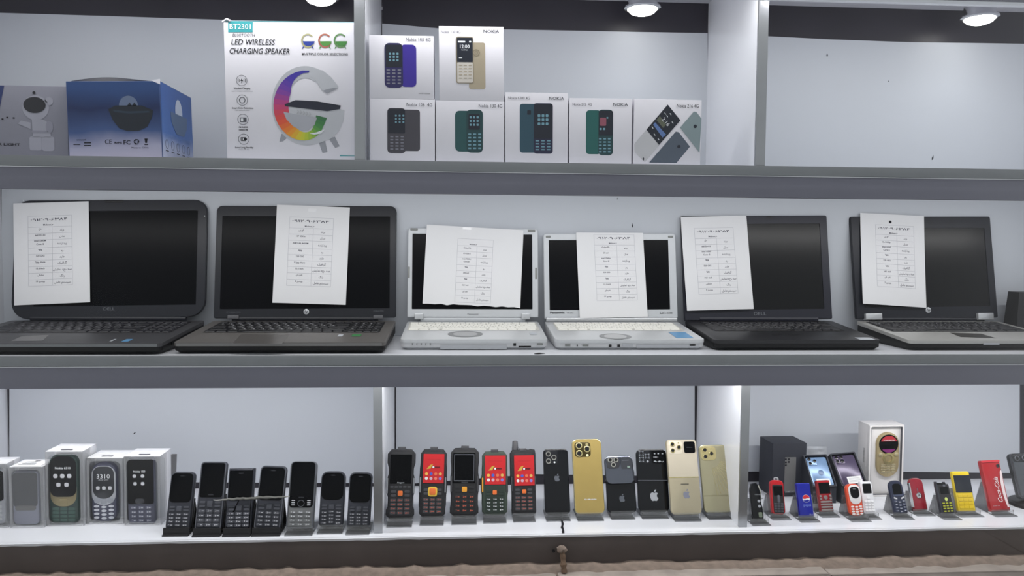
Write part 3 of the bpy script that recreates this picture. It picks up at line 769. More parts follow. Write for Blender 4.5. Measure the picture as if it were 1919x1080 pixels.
g = G(); g.flat(F.R(857, 117, 886, 155, 3), 0.001); part('printed_keypad', g, m_cream, root)
g = G()
for i in range(5):
    for j in range(3): g.flat(F.R(860+9*j, 122+6*i, 866+9*j, 123.5+6*i, .3), 0.0012)
part('printed_keys', g, m_gold, root)
g = G(); g.flat(F.R(856.5, 71, 885.5, 117, 2), 0.001); part('printed_screen', g, m_scr, root)
g = G(); F.T(g, '12:00', 862, 90.5, 880, 0.0012, hpx=6.5, bold=0.02); F.T(g, 'Fri 23 Feb', 865, 95, 876, 0.0012, hpx=2.4); g.flats([F.R(858, 77, 872, 80, 1), F.R(879, 77, 883, 80, 1), F.R(860, 108, 866, 109.4, .5)], 0.0012); part('printed_digits', g, m_inkw, root)
g = G(); F.T(g, 'Nokia 130 4G', 826.5, 62, 863, 0.0006, hpx=5); part('printed_title', g, m_inkg, root)
g = G(); F.T(g, 'NOKIA', 906, 61.5, 935.5, 0.0006, hpx=5.6, bold=0.015); part('printed_title', g, m_inkg, root)
# ================================================================== laptops on the middle shelf
def frame_ring(g, o, i, z0, z1):
    n = len(o); v = [(x, y, z0) for x, y in o]+[(x, y, z1) for x, y in o]+[(x, y, z1) for x, y in i]+[(x, y, z0) for x, y in i]
    f = []
    for k in range(n):
        j = (k+1) % n
        f += [(k, j, n+j, n+k), (n+k, n+j, 2*n+j, 2*n+k), (2*n+k, 2*n+j, 3*n+j, 3*n+k)]
    g.add(v, f); return g
def key_mesh(name, m, taper=0.12):
    g = G(); a = 0.5; b = 0.5-taper
    v = [(-a, -a, 0), (a, -a, 0), (a, a, 0), (-a, a, 0), (-b, -b, 1), (b, -b, 1), (b, b, 1), (-b, b, 1)]
    g.add(v, [(0, 1, 5, 4), (1, 2, 6, 5), (2, 3, 7, 6), (3, 0, 4, 7), (4, 5, 6, 7)])
    me = g.mesh(name, 0); me.materials.append(m); return me
def put_key(me, parent, x, y, w, h, t, z=0.0, name='key'):
    o = bpy.data.objects.new(name, me)
    return link(o, parent, Matrix.Translation((x, y, z)) @ Matrix.Diagonal((w, h, t, 1)))
LET = ['', '`1234567890-=', 'QWERTYUIOP[]', 'ASDFGHJKL;', 'ZXCVBNM,.', '']
m_screen = mat('black_lcd', (8, 9, 13), 0.3, spec=0.08, var=0.1)
m_screen_r = mat('reflective_lcd', (9, 10, 13), 0.26, spec=0.25, var=0.1)
LN = [0]
def laptop(label, C, front_px, depth, deck_rgb, lid_rgb, key_rgb, leg_rgb, scr_px, numpad=False, kb=(0.06, 0.94, 0.42, 0.93),
           lid_r=0.012, lid_rb=0.010, hinge_y=0.240, lean=9.0, tf=0.020, tr=0.036, bottom_rgb=(16, 16, 18), deck_metal=0.0, rough=0.4,
           scr_m=None, bezel_rgb=None, front_rgb=None, key_t=0.0016, kgap=0.10):
    F = Face(*C, y=hinge_y, lean=lean)
    yf = hit_z(front_px[0], front_px[1], Z2).y
    dep = hinge_y-yf
    w = F.w
    LN[0] += 1; key_ = 'laptop%d' % LN[0]
    root = empty('laptop', Matrix.Translation((F.o.x, yf, Z2)), label, 'laptop', 'laptops on the middle shelf')
    md = mat(key_+'_deck', deck_rgb, rough, deck_metal, var=0.05, scale=120); ml = mat(key_+'_lid', lid_rgb, 0.42, deck_metal*0.5, spec=0.35)
    mb = mat(key_+'_base', bottom_rgb, 0.5, deck_metal*0.6, spec=0.3); mk = mat(key_+'_keys', key_rgb, 0.45, spec=0.35)
    ang = math.atan2(tr-tf, dep)
    D = Matrix.Translation((0, 0, tf)) @ Matrix.Rotation(ang, 4, 'X')
    # lower shell, wedge shaped with tucked under edges
    g = G(); o1 = rr(w-0.012, dep-0.010, 0.012, 0, dep/2+0.001); o2 = rr(w-0.001, dep+0.004, 0.010, 0, dep/2)
    n = len(o1); v = []; f = []
    def top(y): return tf-0.0062+(tr-tf)*y/dep
    for (x, y) in o1: v.append((x, y, 0.0))
    for (x, y) in o2: v.append((x, y, 0.45*top(y)))
    for (x, y) in o2: v.append((x, y, top(y)))
    for k in range(2):
        for i in range(n):
            j = (i+1) % n; f.append((k*n+i, k*n+j, (k+1)*n+j, (k+1)*n+i))
    f += [tuple(range(n))[::-1], tuple(range(2*n, 3*n))]
    g.add(v, f); part('base', g, mb, root)
    dl = math.hypot(dep, tr-tf)
    g = G(); g.prism(rr(w, dl+0.006, 0.009, 0, dl/2), -0.0066, 0.0, 0.0012)
    part('deck', g, md, root, local=D)
    if front_rgb:
        g = G(); g.box(-w/2+0.006, w/2-0.006, -0.0036, -0.0028, -0.006, -0.0012); part('front_edge', g, mat(key_+'_front', front_rgb, 0.3, 0.5), root, local=D)
    # keyboard
    x0, x1 = -w/2+kb[0]*w, -w/2+kb[1]*w; y0, y1 = kb[2]*dl, kb[3]*dl
    g = G(); g.flat(rr(x1-x0+0.004, y1-y0+0.004, 0.003, (x0+x1)/2, (y0+y1)/2), 0.0003)
    kbo = part('keyboard', g, mat(key_+'_tray', tuple(max(4, c*0.55) for c in key_rgb) if sum(key_rgb) < 300 else tuple(c*0.8 for c in key_rgb), 0.6), root, local=D)
    me = key_mesh('key', mk, kgap)
    xm = x1-(x1-x0)*0.19 if numpad else x1
    rh = (y1-y0)/6.0; leg = G()
    rows = [16, 14, 14, 13, 12, 8]
    for r, nk in enumerate(rows):
        yy = y1-rh*(r+0.5); W_ = xm-x0; un = W_/15.0
        if r == 0: ws = [W_/16]*16
        elif r == 1: ws = [un]*13+[2*un]
        elif r == 2: ws = [1.5*un]+[un]*12+[1.5*un]
        elif r == 3: ws = [1.8*un]+[un]*11+[2.2*un]
        elif r == 4: ws = [2.3*un]+[un]*10+[2.7*un]
        else: ws = [1.2*un]*3+[5.6*un]+[1.1*un]*5
        x = x0
        for k, q in enumerate(ws):
            put_key(me, kbo, x+q/2, yy, q*0.90, rh*(0.86 if r else 0.66), key_t, 0.0004)
            s = LET[r]; j = k-(0 if r == 1 else 1)
            ch = s[j] if 0 <= j < len(s) else ('-' if r in (0,) else '')
            if ch: leg.text(ch, x+q*0.24, yy-rh*0.02, 0.0005+key_t, h=rh*0.30)
            if ch and r: leg.flat(rr(q*0.16, rh*0.13, 0.0002, x+q*0.62, yy-rh*0.2), 0.0005+key_t)
            x += q
    if numpad:
        q = (x1-xm)/4.15
        for r in range(6):
            for k in range(4):
                yy = y1-rh*(r+0.5); put_key(me, kbo, xm+(x1-xm)*0.04+q*(k+0.5), yy, q*0.88, rh*(0.86 if r else 0.66), key_t, 0.0004)
                if 0 < r < 5: leg.text('789+456-123*0./='[(r-1)*4+k], xm+(x1-xm)*0.04+q*(k+0.3), yy-rh*0.1, 0.0005+key_t, h=rh*0.32)
    o = part('key_legends', leg, mat(key_+'_legend', leg_rgb, 0.6), kbo, smooth=0); o['kind'] = 'stuff'
    # lid with raised bezel round the screen
    LM = WM[root.name].inverted() @ F.M
    out = rr(F.w, F.h, (lid_r, lid_r, lid_rb, lid_rb), 0, F.h/2)
    g = G(); g.prism(out, -0.009, -0.0014, 0.0004, 0.002); part('lid', g, ml, root, local=LM)
    a = F.L(*scr_px[0]); b = F.L(*scr_px[1]); sw = b[0]-a[0]; shh = a[1]-b[1]
    inn = rr(sw, shh, 0.0012, (a[0]+b[0])/2, (a[1]+b[1])/2)
    g = G(); frame_ring(g, inset(out, 0.0012), inn, -0.0014, 0.0)
    bz = part('screen_bezel', g, mat(key_+'_bezel', bezel_rgb or lid_rgb, 0.38, deck_metal*0.4, spec=0.35), root, local=LM)
    g = G(); g.flat(rr(sw+0.001, shh+0.001, 0.001, (a[0]+b[0])/2, (a[1]+b[1])/2), -0.0011)
    part('screen', g, scr_m or m_screen, root, local=LM)
    # hinge barrel between deck and lid
    g = G(); g.tube([(-w*0.40, 0, 0), (w*0.40, 0, 0)], 0.0055, 10)
    part('hinge_bar', g, ml, root, local=Matrix.Translation((0, dep+0.004, tr+0.0035)))
    return F, root, LM, D, dl, w, bz
def deckpx(root, D, px, py):
    """pixel -> point on the sloping deck"""
    Mx = WM[root.name] @ D; n = Mx.to_3x3().col[2]; p = hit_plane(px, py, Mx.translation, n)
    q = Mx.inverted() @ p; return (q.x, q.y)
def hp_badge(F, root, LM, px, py, r):
    c = F.L(px, py); k = r*F.px(px, py)
    g = G(); g.lathe([(k, 0.0), (k, 0.0006), (k*0.9, 0.0009), (0.0001, 0.0009)], c[0], c[1], 24); b = part('badge', g, mat('silver_badge', (196, 198, 202), 0.3, 0.5), root, local=LM)
    g = G(); g.text('hp', c[0], c[1]-k*0.32, 0.0012, h=k*0.95, align='c', shear=0.25, bold=0.01); part('badge_lettering', g, m_ink, b)

# --- first: black laptop beside the side panel
F, root, LM, D, dl, w, bz = laptop('black laptop with grey edged deck standing beside the white side panel', ((26, 372), (388, 378), (385, 597), (23, 596)), (150, 665), 0.25,
    (62, 62, 65), (28, 30, 38), (38, 38, 43), (150, 150, 156), ((70, 396), (367, 571)), numpad=True, lid_r=0.026, lid_rb=0.034, front_rgb=(120, 122, 124), hinge_y=0.236)
m_dim = mat('dim_silver_lettering', (104, 106, 112), 0.4, 0.3)
g = G(); F.T(g, 'DELL', 194, 582, 215, 0.0005, hpx=6, bold=0.01); part('logo', g, m_dim, root, local=LM)
g = G(); F.T(g, 'Latitude E5530', 74, 571, 98, 0.0005, hpx=2.4); part('model_name', g, m_dim, root, local=LM)
g = G(); g.flat(F.C(214, 384, 2.2), 0.0004); part('webcam', g, m_black, root, local=LM)
g = G(); g.prism(F.R(196, 375, 231, 380, 2), -0.006, 0.001, 0.0006); part('lid_catch', g, m_black, root, local=LM)
g = G(); g.flat(F.C(257, 382, 3, 1.6), 0.0004); part('latch', g, m_black, root, local=LM)
g = G(); g.flat(F.C(383.5, 405, 1), 0.0004); g.flat(F.C(44, 376, 1.2), 0.0004); part('bumper_dot', g, m_inkw, root, local=LM)
def sticker(root, D, box, m, label, text=None):
    a = deckpx(root, D, box[0], box[3]); b = deckpx(root, D, box[2], box[1])
    g = G(); g.flat(rr(abs(b[0]-a[0]), abs(b[1]-a[1]), 0.001, (a[0]+b[0])/2, (a[1]+b[1])/2), 0.0004)
    return part('sticker', g, m, root, label, local=D)
m_bluest = mat('blue_sticker', (96, 148, 190), 0.35); m_whst = mat('pale_sticker', (178, 182, 188), 0.35); m_grst = mat('green_sticker', (62, 128, 76), 0.35)
sticker(root, D, (226, 636, 250, 641), m_bluest, 'blue sticker'); sticker(root, D, (204, 636, 219, 640.5), m_whst, 'white sticker')
def pad(root, D, pts, m, name='touchpad', z=0.0004):
    g = G(); g.flat([deckpx(root, D, *p) for p in pts], z); return part(name, g, m, root, local=D)
m_padg = mat('grey_touchpad', (96, 95, 96), 0.35)
pad(root, D, [(40, 631), (92, 628), (80, 639), (20, 640)], m_padg)
g = G(); g.box(w/2-0.0002, w/2+0.0006, 0.045, 0.060, 0.011, 0.016); part('usb_port', g, m_black, root)
g = G(); g.box(w/2-0.0002, w/2+0.0006, 0.034, 0.038, 0.011, 0.015); part('audio_jack', g, m_black, root)
L1F = F
# --- second: black laptop with brownish grey deck
F, root, LM, D, dl, w, bz = laptop('black laptop with brownish grey palm rest and round silver badge', ((404, 384), (743, 388), (742, 597), (402, 595)), (530, 663), 0.255,
    (92, 89, 87), (26, 28, 35), (24, 24, 28), (206, 206, 210), ((417, 405), (730, 578)), numpad=True, lid_r=0.012, lid_rb=0.004, front_rgb=(120, 119, 118), hinge_y=0.236)
hp_badge(F, root, LM, 574, 584.5, 5.2)
g = G(); F.T(g, 'HP ProBook 4545s', 424, 586, 451, 0.0005, hpx=2.2); part('model_name', g, m_dim, root, local=LM)
g = G(); F.T(g, 'ProBook 4545s', 700, 584, 719, 0.0005, hpx=2.2); part('model_name', g, m_dim, root, local=LM)
for a, b in ((427, 448), (700, 718)):
    g = G(); g.prism(F.R(a, 591, b, 598, 1), -0.004, 0.003, 0.0006); part('hinge_cover', g, mat('grey_hinge', (84, 84, 88), 0.4), root, local=LM)
pad(root, D, [(452, 627), (542, 628), (528, 645), (436, 644)], mat('brown_grey_touchpad', (84, 81, 79), 0.35))
sticker(root, D, (658, 627, 678, 631), m_grst, 'green sticker'); sticker(root, D, (632, 627.5, 644, 631), m_whst, 'white sticker')
L2F = F
# --- third and fourth: silver laptops with round touchpads
def silver(label, C, fp, scr, kb):
    return laptop(label, C, fp, 0.21, (200, 202, 204), (188, 191, 195), (236, 234, 226), (150, 150, 150), scr, lid_r=0.006, lid_rb=0.002, hinge_y=0.243, lean=8.5,
                  tf=0.020, tr=0.034, bottom_rgb=(196, 197, 199), deck_metal=0.2, rough=0.36, bezel_rgb=(194, 197, 201), kb=kb, key_t=0.001, kgap=0.05)
def roundpad(root, D, cx, cy, rx):
    c = deckpx(root, D, cx, cy); e = deckpx(root, D, cx+rx, cy); r = e[0]-c[0]
    g = G(); g.flats(band(c[0], c[1], r, r*0.92, r*0.70, r*0.66, 0, 360), 0.0004); o = part('touchpad_ring', g, mat('touchpad_ring', (138, 140, 142), 0.35, 0.4), root, local=D)
    g = G(); g.flat(circ(c[0], c[1], r*0.70, r*0.66, 28), 0.0005); part('touchpad', g, mat('silver_touchpad', (184, 185, 186), 0.3, 0.4), root, local=D)
F, root, LM, D, dl, w, bz = silver('silver laptop with white keys, its wide torn sheet covering most of the screen', ((765, 427), (1007, 430), (1010, 596), (763, 594)), (885, 656), ((773, 438), (998, 580)), (0.03, 0.97, 0.47, 0.93))
roundpad(root, D, 872, 626.5, 33)
for x0, x1 in ((777, 794), (977, 993)):
    g = G(); g.prism(F.R(x0, 588, x1, 599, 1), -0.003, 0.005, 0.001); part('hinge_cover', g, mat('silver_hinge', (190, 192, 195), 0.3, 0.5), root, local=LM)
m_grey = mat('grey_rubber', (128, 130, 128), 0.6)
for b in ((769, 428, 783, 432), (989, 431, 1003, 435), (764, 500, 768, 521), (1003, 502, 1006, 523)):
    g = G(); g.prism(F.R(*b, 1), 0, 0.001, 0.0003); part('rubber_bumper', g, m_grey, root, local=LM)
g = G(); F.T(g, 'Panasonic', 876, 590, 897, 0.0005, hpx=2.4); part('model_name', g, m_inkg, root, local=LM)
def front_bits(root, w, dep0, items):
    for nm, u0, u1, z0, z1, m in items:
        g = G(); g.prism(rr((u1-u0)*w, z1-z0, 0.0006, -w/2+(u0+u1)/2*w, (z0+z1)/2), 0.0, 0.0006)
        part(nm, g, m, root, local=Matrix.Translation((0, -0.0024, 0)) @ Matrix.Rotation(math.pi/2, 4, 'X'))
m_ltgrey = mat('pale_silver_trim', (178, 180, 184), 0.35, 0.3)
front_bits(root, w, 0, [('audio_jack', 0.765, 0.783, 0.0075, 0.0125, m_black), ('card_slot', 0.80, 0.885, 0.005, 0.0075, m_black), ('slide_switch', 0.925, 0.965, 0.009, 0.0125, m_grey),
    ('drive_door', 0.27, 0.72, 0.002, 0.0095, m_ltgrey)]+[('indicator', 0.08+0.03*i, 0.085+0.03*i, 0.009, 0.013, m_grey) for i in range(5)])
sticker(root, D, (994, 624, 1005, 628), m_whst, 'white sticker')
L3F = F
F, root, LM, D, dl, w, bz = silver('silver laptop with white keys, its narrow sheet hanging down the middle of the screen', ((1018, 438), (1265, 438), (1271, 597), (1021, 597)), (1180, 656), ((1028, 450), (1256, 580)), (0.06, 0.94, 0.47, 0.93))
roundpad(root, D, 1153, 631, 30)
g = G(); F.T(g, 'Panasonic', 1031, 588, 1058, 0.0005, hpx=4, bold=0.03); part('logo', g, m_ink, root, local=LM)
g = G(); F.T(g, 'CF-SX1', 1062, 588, 1074, 0.0005, hpx=3); part('model_name', g, m_inkg, root, local=LM)
g = G(); F.T(g, "Let's note", 1237, 588.5, 1260, 0.0005, hpx=4.2); part('model_name', g, m_ink, root, local=LM)
for b in ((1023, 442, 1032, 446), (1252, 442, 1261, 446)):
    g = G(); g.prism(F.R(*b, 1), 0, 0.001, 0.0003); part('rubber_bumper', g, m_grey, root, local=LM)
g = G(); g.tube([(-w/2+0.003, 0, 0), (w/2-0.003, 0, 0)], 0.0058, 12); part('hinge_cover', g, mat('silver_hinge', (190, 192, 195), 0.3, 0.5), root, local=Matrix.Translation((0, 0.243-hit_z(1180, 656, Z2).y, 0.039)))
front_bits(root, w, 0, [('audio_jack', 0.355, 0.373, 0.0055, 0.0105, m_black), ('audio_jack', 0.412, 0.430, 0.0055, 0.0105, m_black), ('front_latch', 0.445, 0.515, 0.0065, 0.0115, m_ltgrey),
    ('slide_switch', 0.065, 0.10, 0.007, 0.0115, m_grey), ('usb_port', 0.18, 0.22, 0.007, 0.0105, m_grey), ('indicator', 0.143, 0.149, 0.007, 0.0105, m_black), ('drive_door', 0.54, 0.96, 0.004, 0.0105, m_ltgrey), ('slide_switch', 0.895, 0.935, 0.0075, 0.0105, m_grey)])
sticker(root, D, (1268, 623, 1284, 634), m_bluest, 'blue sticker')
g = G(); g.prism(rr(w*0.92, 0.004, 0.001, 0, 0.002), 0, 0.0006); 
L4F = F
# --- fifth: all black laptop
F, root, LM, D, dl, w, bz = laptop('all black laptop with square cornered lid, its sheet covering the corner of the screen', ((1275, 404), (1549, 404), (1561, 599), (1284, 600)), (1500, 657), 0.24,
    (24, 24, 28), (34, 35, 46), (30, 30, 34), (150, 150, 155), ((1316, 420), (1545, 579)), lid_r=0.004, lid_rb=0.003, hinge_y=0.241, lean=8.8, scr_m=m_screen_r, kb=(0.09, 0.91, 0.44, 0.92))
g = G(); F.T(g, 'DELL', 1413, 591, 1436, 0.0005, hpx=6, bold=0.01); part('logo', g, m_dim, root, local=LM)
g = G(); g.flat(F.R(1436, 405, 1446, 408.5, 1), 0.0004); part('latch', g, m_black, root, local=LM)
pad(root, D, [(1446, 626.5), (1464, 626.5), (1465, 628.5), (1446, 628.5)], m_black, 'touchpad_button'); pad(root, D, [(1476, 626.5), (1498, 626.5), (1499, 628.5), (1477, 628.5)], m_black, 'touchpad_button')
sticker(root, D, (1612, 633, 1630, 637.5), m_whst, 'pale sticker')
L5F = F
# --- sixth: dark lid, silver palm rest
F, root, LM, D, dl, w, bz = laptop('black laptop with silver palm rest and square silver hinges', ((1592, 405), (1855, 407), (1872, 597), (1606, 596)), (1815, 657), 0.235,
    (172, 171, 168), (28, 30, 38), (30, 30, 34), (160, 160, 165), ((1612, 428), (1856, 574)), lid_r=0.004, lid_rb=0.003, hinge_y=0.241, lean=9.2, scr_m=m_screen_r, deck_metal=0.3, kb=(0.05, 0.95, 0.42, 0.93))
for b in ((1620, 588, 1650, 600), (1830, 587, 1858, 600)):
    g = G(); g.prism(F.R(*b, 1), -0.004, 0.007, 0.001); part('hinge_cover', g, mat('silver_hinge', (190, 192, 195), 0.3, 0.5), root, local=LM)
hp_badge(F, root, LM, 1739.5, 581.5, 5)
g = G(); g.flat(F.C(1784, 415, 3.6, 2.2), 0.0004); part('webcam', g, m_black, root, local=LM)
g = G(); g.flats(F.B(1742.5, 416, 5, 5, 3.8, 3.8, 0, 360, 4), 0.0004); part('lid_sticker', g, m_black, root, local=LM)
pad(root, D, [(1780, 624), (1838, 626), (1866, 634), (1800, 632)], mat('dark_touchpad', (64, 62, 60), 0.35))
front_bits(root, w, 0, [('front_latch', 0.46, 0.56, 0.011, 0.0145, m_ltgrey)])
L6F = F

# ------------------------------------------------------------------ price sheets taped to the screens
m_paper = mat('white_paper', (224, 224, 226), 0.8, spec=0.15, var=0.015, scale=15)
m_gridline = mat('faint_grid_ink', (186, 187, 194), 0.8, spec=0.1)
m_paperink = mat('paper_ink', (96, 97, 108), 0.8, spec=0.1)
m_paperinkd = mat('paper_ink_bold', (58, 58, 76), 0.8, spec=0.1)
m_tape = mat('clear_tape', (236, 236, 238), 0.2)
ROWS = ['برند', 'مدل', 'پردازنده', 'رم', 'هارد', 'گرافیک', 'صفحه نمایش', 'رنگ', 'سیستم عامل']
def paper(F, C, label, vals, tab=(0.19, 0.77, 0.13, 0.82), number=True, curl=0.003, torn=False, tape=None, pin=None):
    q = [F.L(*c) for c in C]                     # TL TR BR BL on the lid plane
    root = empty('price_sheet', F.M @ Matrix.Translation(((q[2][0]+q[3][0])/2, (q[2][1]+q[3][1])/2, 0.0)), label, 'paper', 'price sheets on the laptops')
    ox, oy = (q[2][0]+q[3][0])/2, (q[2][1]+q[3][1])/2
    ww = math.hypot(q[1][0]-q[0][0], q[1][1]-q[0][1]); hh = math.hypot(q[0][0]-q[3][0], q[0][1]-q[3][1])
    def S(u, v, dz=0.0):        # u right, v down from the top edge
        x = (q[0][0]*(1-u)+q[1][0]*u)*(1-v)+(q[3][0]*(1-u)+q[2][0]*u)*v
        y = (q[0][1]*(1-u)+q[1][1]*u)*(1-v)+(q[3][1]*(1-u)+q[2][1]*u)*v
        z = 0.0022+curl*(v*v)*0.8+curl*0.5*math.sin(u*3.0+0.4)*v
        return (x-ox, y-oy, z+dz)
    NU, NV = 16, 14; v = []; f = []
    random.seed(len(label))
    tear = [random.uniform(0, 0.018) if torn else 0.0 for _ in range(NU+1)]
    for s in (0, 1):
        for j in range(NV+1):
            for i in range(NU+1):
                vv = j/NV
                if j == NV: vv -= tear[i]
                v.append(S(i/NU, vv, -0.0002*s))
    n = (NU+1)*(NV+1)
    for j in range(NV):
        for i in range(NU):
            a = j*(NU+1)+i; f.append((a, a+NU+1, a+NU+2, a+1)); f.append((n+a, n+a+1, n+a+NU+2, n+a+NU+1))
    g = G(); g.add(v, f); part('sheet', g, m_paper, root)
    asp = ww/hh
    u0, u1, v0, v1 = tab; um = u0+(u1-u0)*0.55; H_ = v1-v0
    def warp(gg, dz):
        gg.v = [S(x, -y, dz) for x, y, _ in gg.v]; return gg
    def TX(gg, t, u, vv, cap_v, al='c', bold=0.0):
        tmp = G(); tmp.text(t, 0, 0, 0, h=cap_v, align=al, bold=bold)
        gg.add([(u+x/asp, -vv+y, 0) for x, y, _ in tmp.v], tmp.f)
    # grid
    gl = G(); lw = 0.0028
    def hl(vv, a, b):
        for i in range(6):
            p = a+(b-a)*i/6; r = a+(b-a)*(i+1)/6; gl.flat([(p, -vv-lw), (r, -vv-lw), (r, -vv), (p, -vv)])
    def vl_(u, a, b):
        for i in range(6):
            p = a+(b-a)*i/6; r = a+(b-a)*(i+1)/6; gl.flat([(u, -r), (u+lw/asp, -r), (u+lw/asp, -p), (u, -p)])
    hd = 0.16 if number else 0.11
    hl(v0, u0, u1)
    k = [v0+H_*hd]
    wts = [1, 1, 1.25, 1, 0.95, 1, 1, 1, 1] if not torn else [1, 1, 1.3, 1, 1, 1, 1.15, 1, 1.2]
    tot = sum(wts)
    for a in wts: k.append(k[-1]+H_*(1-hd)*a/tot)
    for a in k: hl(a, u0, u1)
    vl_(u0, v0, v1); vl_(u1, v0, v1); vl_(um, k[0], v1)
    part('printed_grid', warp(gl, 0.00025), m_gridline, root, smooth=0)
    if number:
        gn = G(); TX(gn, '۰۹۱۲۰۹۰۶۳۸۴', (u0+u1)/2-0.01, v0+H_*0.072, 0.024, bold=0.012)
        x0 = min(p[0] for p in gn.v); x1 = max(p[0] for p in gn.v); cc = (x0+x1)/2; kx = 0.84*(u1-u0)/(x1-x0)
        gn.v = [(cc+(x-cc)*kx, y, z) for x, y, z in gn.v]
        part('printed_number', warp(gn, 0.0003), m_paperinkd, root, smooth=0)
    gt = G(); ch = 0.0165
    TX(gt, 'Mobnet.ir', (u0+u1)/2-0.02, k[0]-0.012, ch*1.02, bold=0.012)
    for r in range(9):
        mid = (k[r]+k[r+1])/2
        TX(gt, shaped(ROWS[r]), (um+u1)/2, mid+0.012, ch*1.25, bold=0.006)
        t = vals[r]
        for li, s in enumerate(t.split('\n')):
            nn = t.count('\n')
            TX(gt, shaped(s) if any(c in _AR for c in s) else s, (u0+um)/2, mid-0.004+(li-nn/2)*0.034, ch, bold=0.012)
    o = part('printed_table_text', warp(gt, 0.0003), m_paperink, root, smooth=0); o['kind'] = 'stuff'
    if tape:
        g = G(); g.flat([(tape[0], -tape[1]), (tape[2], -tape[1]), (tape[2], -tape[3]), (tape[0], -tape[3])]); part('tape', warp(g, 0.0004), m_tape, root)
    if pin:
        g = G(); g.flat(circ(pin[0], -pin[1], 0.016/asp, 0.016, 14)); part('dark_dot', warp(g, 0.0004), m_ink, root)
    return root
paper(L1F, ((26, 382), (167, 378), (170.5, 567), (29, 573)), 'white price sheet on the black laptop beside the side panel', ['دل', 'dell E5530', 'intel 3380M\nCore i5', '4gig', '320 GIG', '2gig share', '15.6 inch', 'مشکی', 'ویندوز 10'], curl=0.002)
paper(L2F, ((519.5, 384), (656, 389.5), (648.5, 572), (511.5, 568)), 'white price sheet on the laptop with brownish grey palm rest', ['اچ پی', 'HP 4545s', 'AMD A6 4400M', '4gig', '250 GIG', '1.5gig share', '15.6 inch', 'نقره ای', 'ویندوز 8'], tab=(0.18, 0.78, 0.12, 0.82), tape=(0.43, 0.025, 0.54, 0.06))
paper(L3F, ((800, 421.5), (981, 432), (974.5, 578.5), (792, 571)), 'wide white price sheet with torn lower edge on the silver laptop', ['پاناسونیک', 'CF-SZ6-2', 'intel 7300U\nCore i5', '4gig', '256 ssd', '4gig', '12.1 inch', 'نقره ای', 'ویندوز 10'], tab=(0.325, 0.69, 0.15, 0.955), number=False, torn=True, tape=(0.37, 0.005, 0.46, 0.035))
paper(L4F, ((1079.5, 436.5), (1204.5, 437), (1213, 594), (1086, 597)), 'white price sheet hanging down the middle of the silver laptop screen', ['پاناسونیک', 'CF-sx1', 'intel 2540m\nCore i5', '4gig', '320 GIG', '2gig', '12.1 inch', 'نقره ای', 'ویندوز 10'], tab=(0.26, 0.86, 0.02, 0.80))
paper(L5F, ((1275, 407), (1398, 404.5), (1411, 579.5), (1286, 583)), 'white price sheet on the all black laptop', ['دل', 'dell E6410', 'intel m560\nCore i5', '4gig', '320 GIG', '1gig', '14.1 inch', 'مشکی', 'ویندوز 7'], tab=(0.19, 0.78, 0.125, 0.83), curl=0.004)
paper(L6F, ((1611, 399.5), (1730.5, 405.5), (1733, 577.5), (1613.5, 570)), 'white price sheet with a dark dot on the laptop with silver hinges', ['اچ پی', 'Hp 8440p', 'intel m560\nCore i5', '4gig', '320 GIG', '1gig', '14.1 inch', 'نقره ای', 'ویندوز 7'], tab=(0.23, 0.83, 0.12, 0.80), curl=0.006, pin=(0.465, 0.085))

# ------------------------------------------------------------------ black wedge shaped speaker beyond the last laptop
F = Face((1912, 549), (2000, 549), (2000, 618), (1903, 618), y=0.200, snap=Z2)
root = empty('desk_speaker', F.M, 'black box with sloping front corner standing past the silver hinged laptop', 'speaker')
g = G()
prof = [(0, 0), (0, F.h*0.62), (-0.012, F.h), (-0.045, F.h), (-0.045, 0)]      # (z, y)
v = [(-F.w/2+(0.010 if y > F.h*0.8 else 0), y, z) for z, y in prof]+[(F.w/2, y, z) for z, y in prof]; n = 5
g.add(v, [(0, 1, 2, 3, 4)]+[(i, n+i, n+(i+1) % n, (i+1) % n) for i in range(n)]+[(9, 8, 7, 6, 5)]); part('cabinet', g, m_black, root)
g = G(); g.flat(rr(F.w*0.8, F.h*0.45, 0.004, 0, F.h*0.32), 0.0005); part('front_grille', g, mat('grille_cloth', (26, 27, 31), 0.8, bump=0.3, scale=900), root)
# scrap on the shelf edge
p = hit_z(1012, 664, Z2+0.0005); g = G(); g.tube([(p.x-0.010, p.y, Z2+0.0012), (p.x-0.002, p.y+0.002, Z2+0.0016), (p.x+0.009, p.y+0.006, Z2+0.0010)], [0.0008, 0.0016, 0.0005], 6)
single('plastic_scrap', g, m_black, 'tiny black plastic scrap on the middle shelf edge', 'scrap')
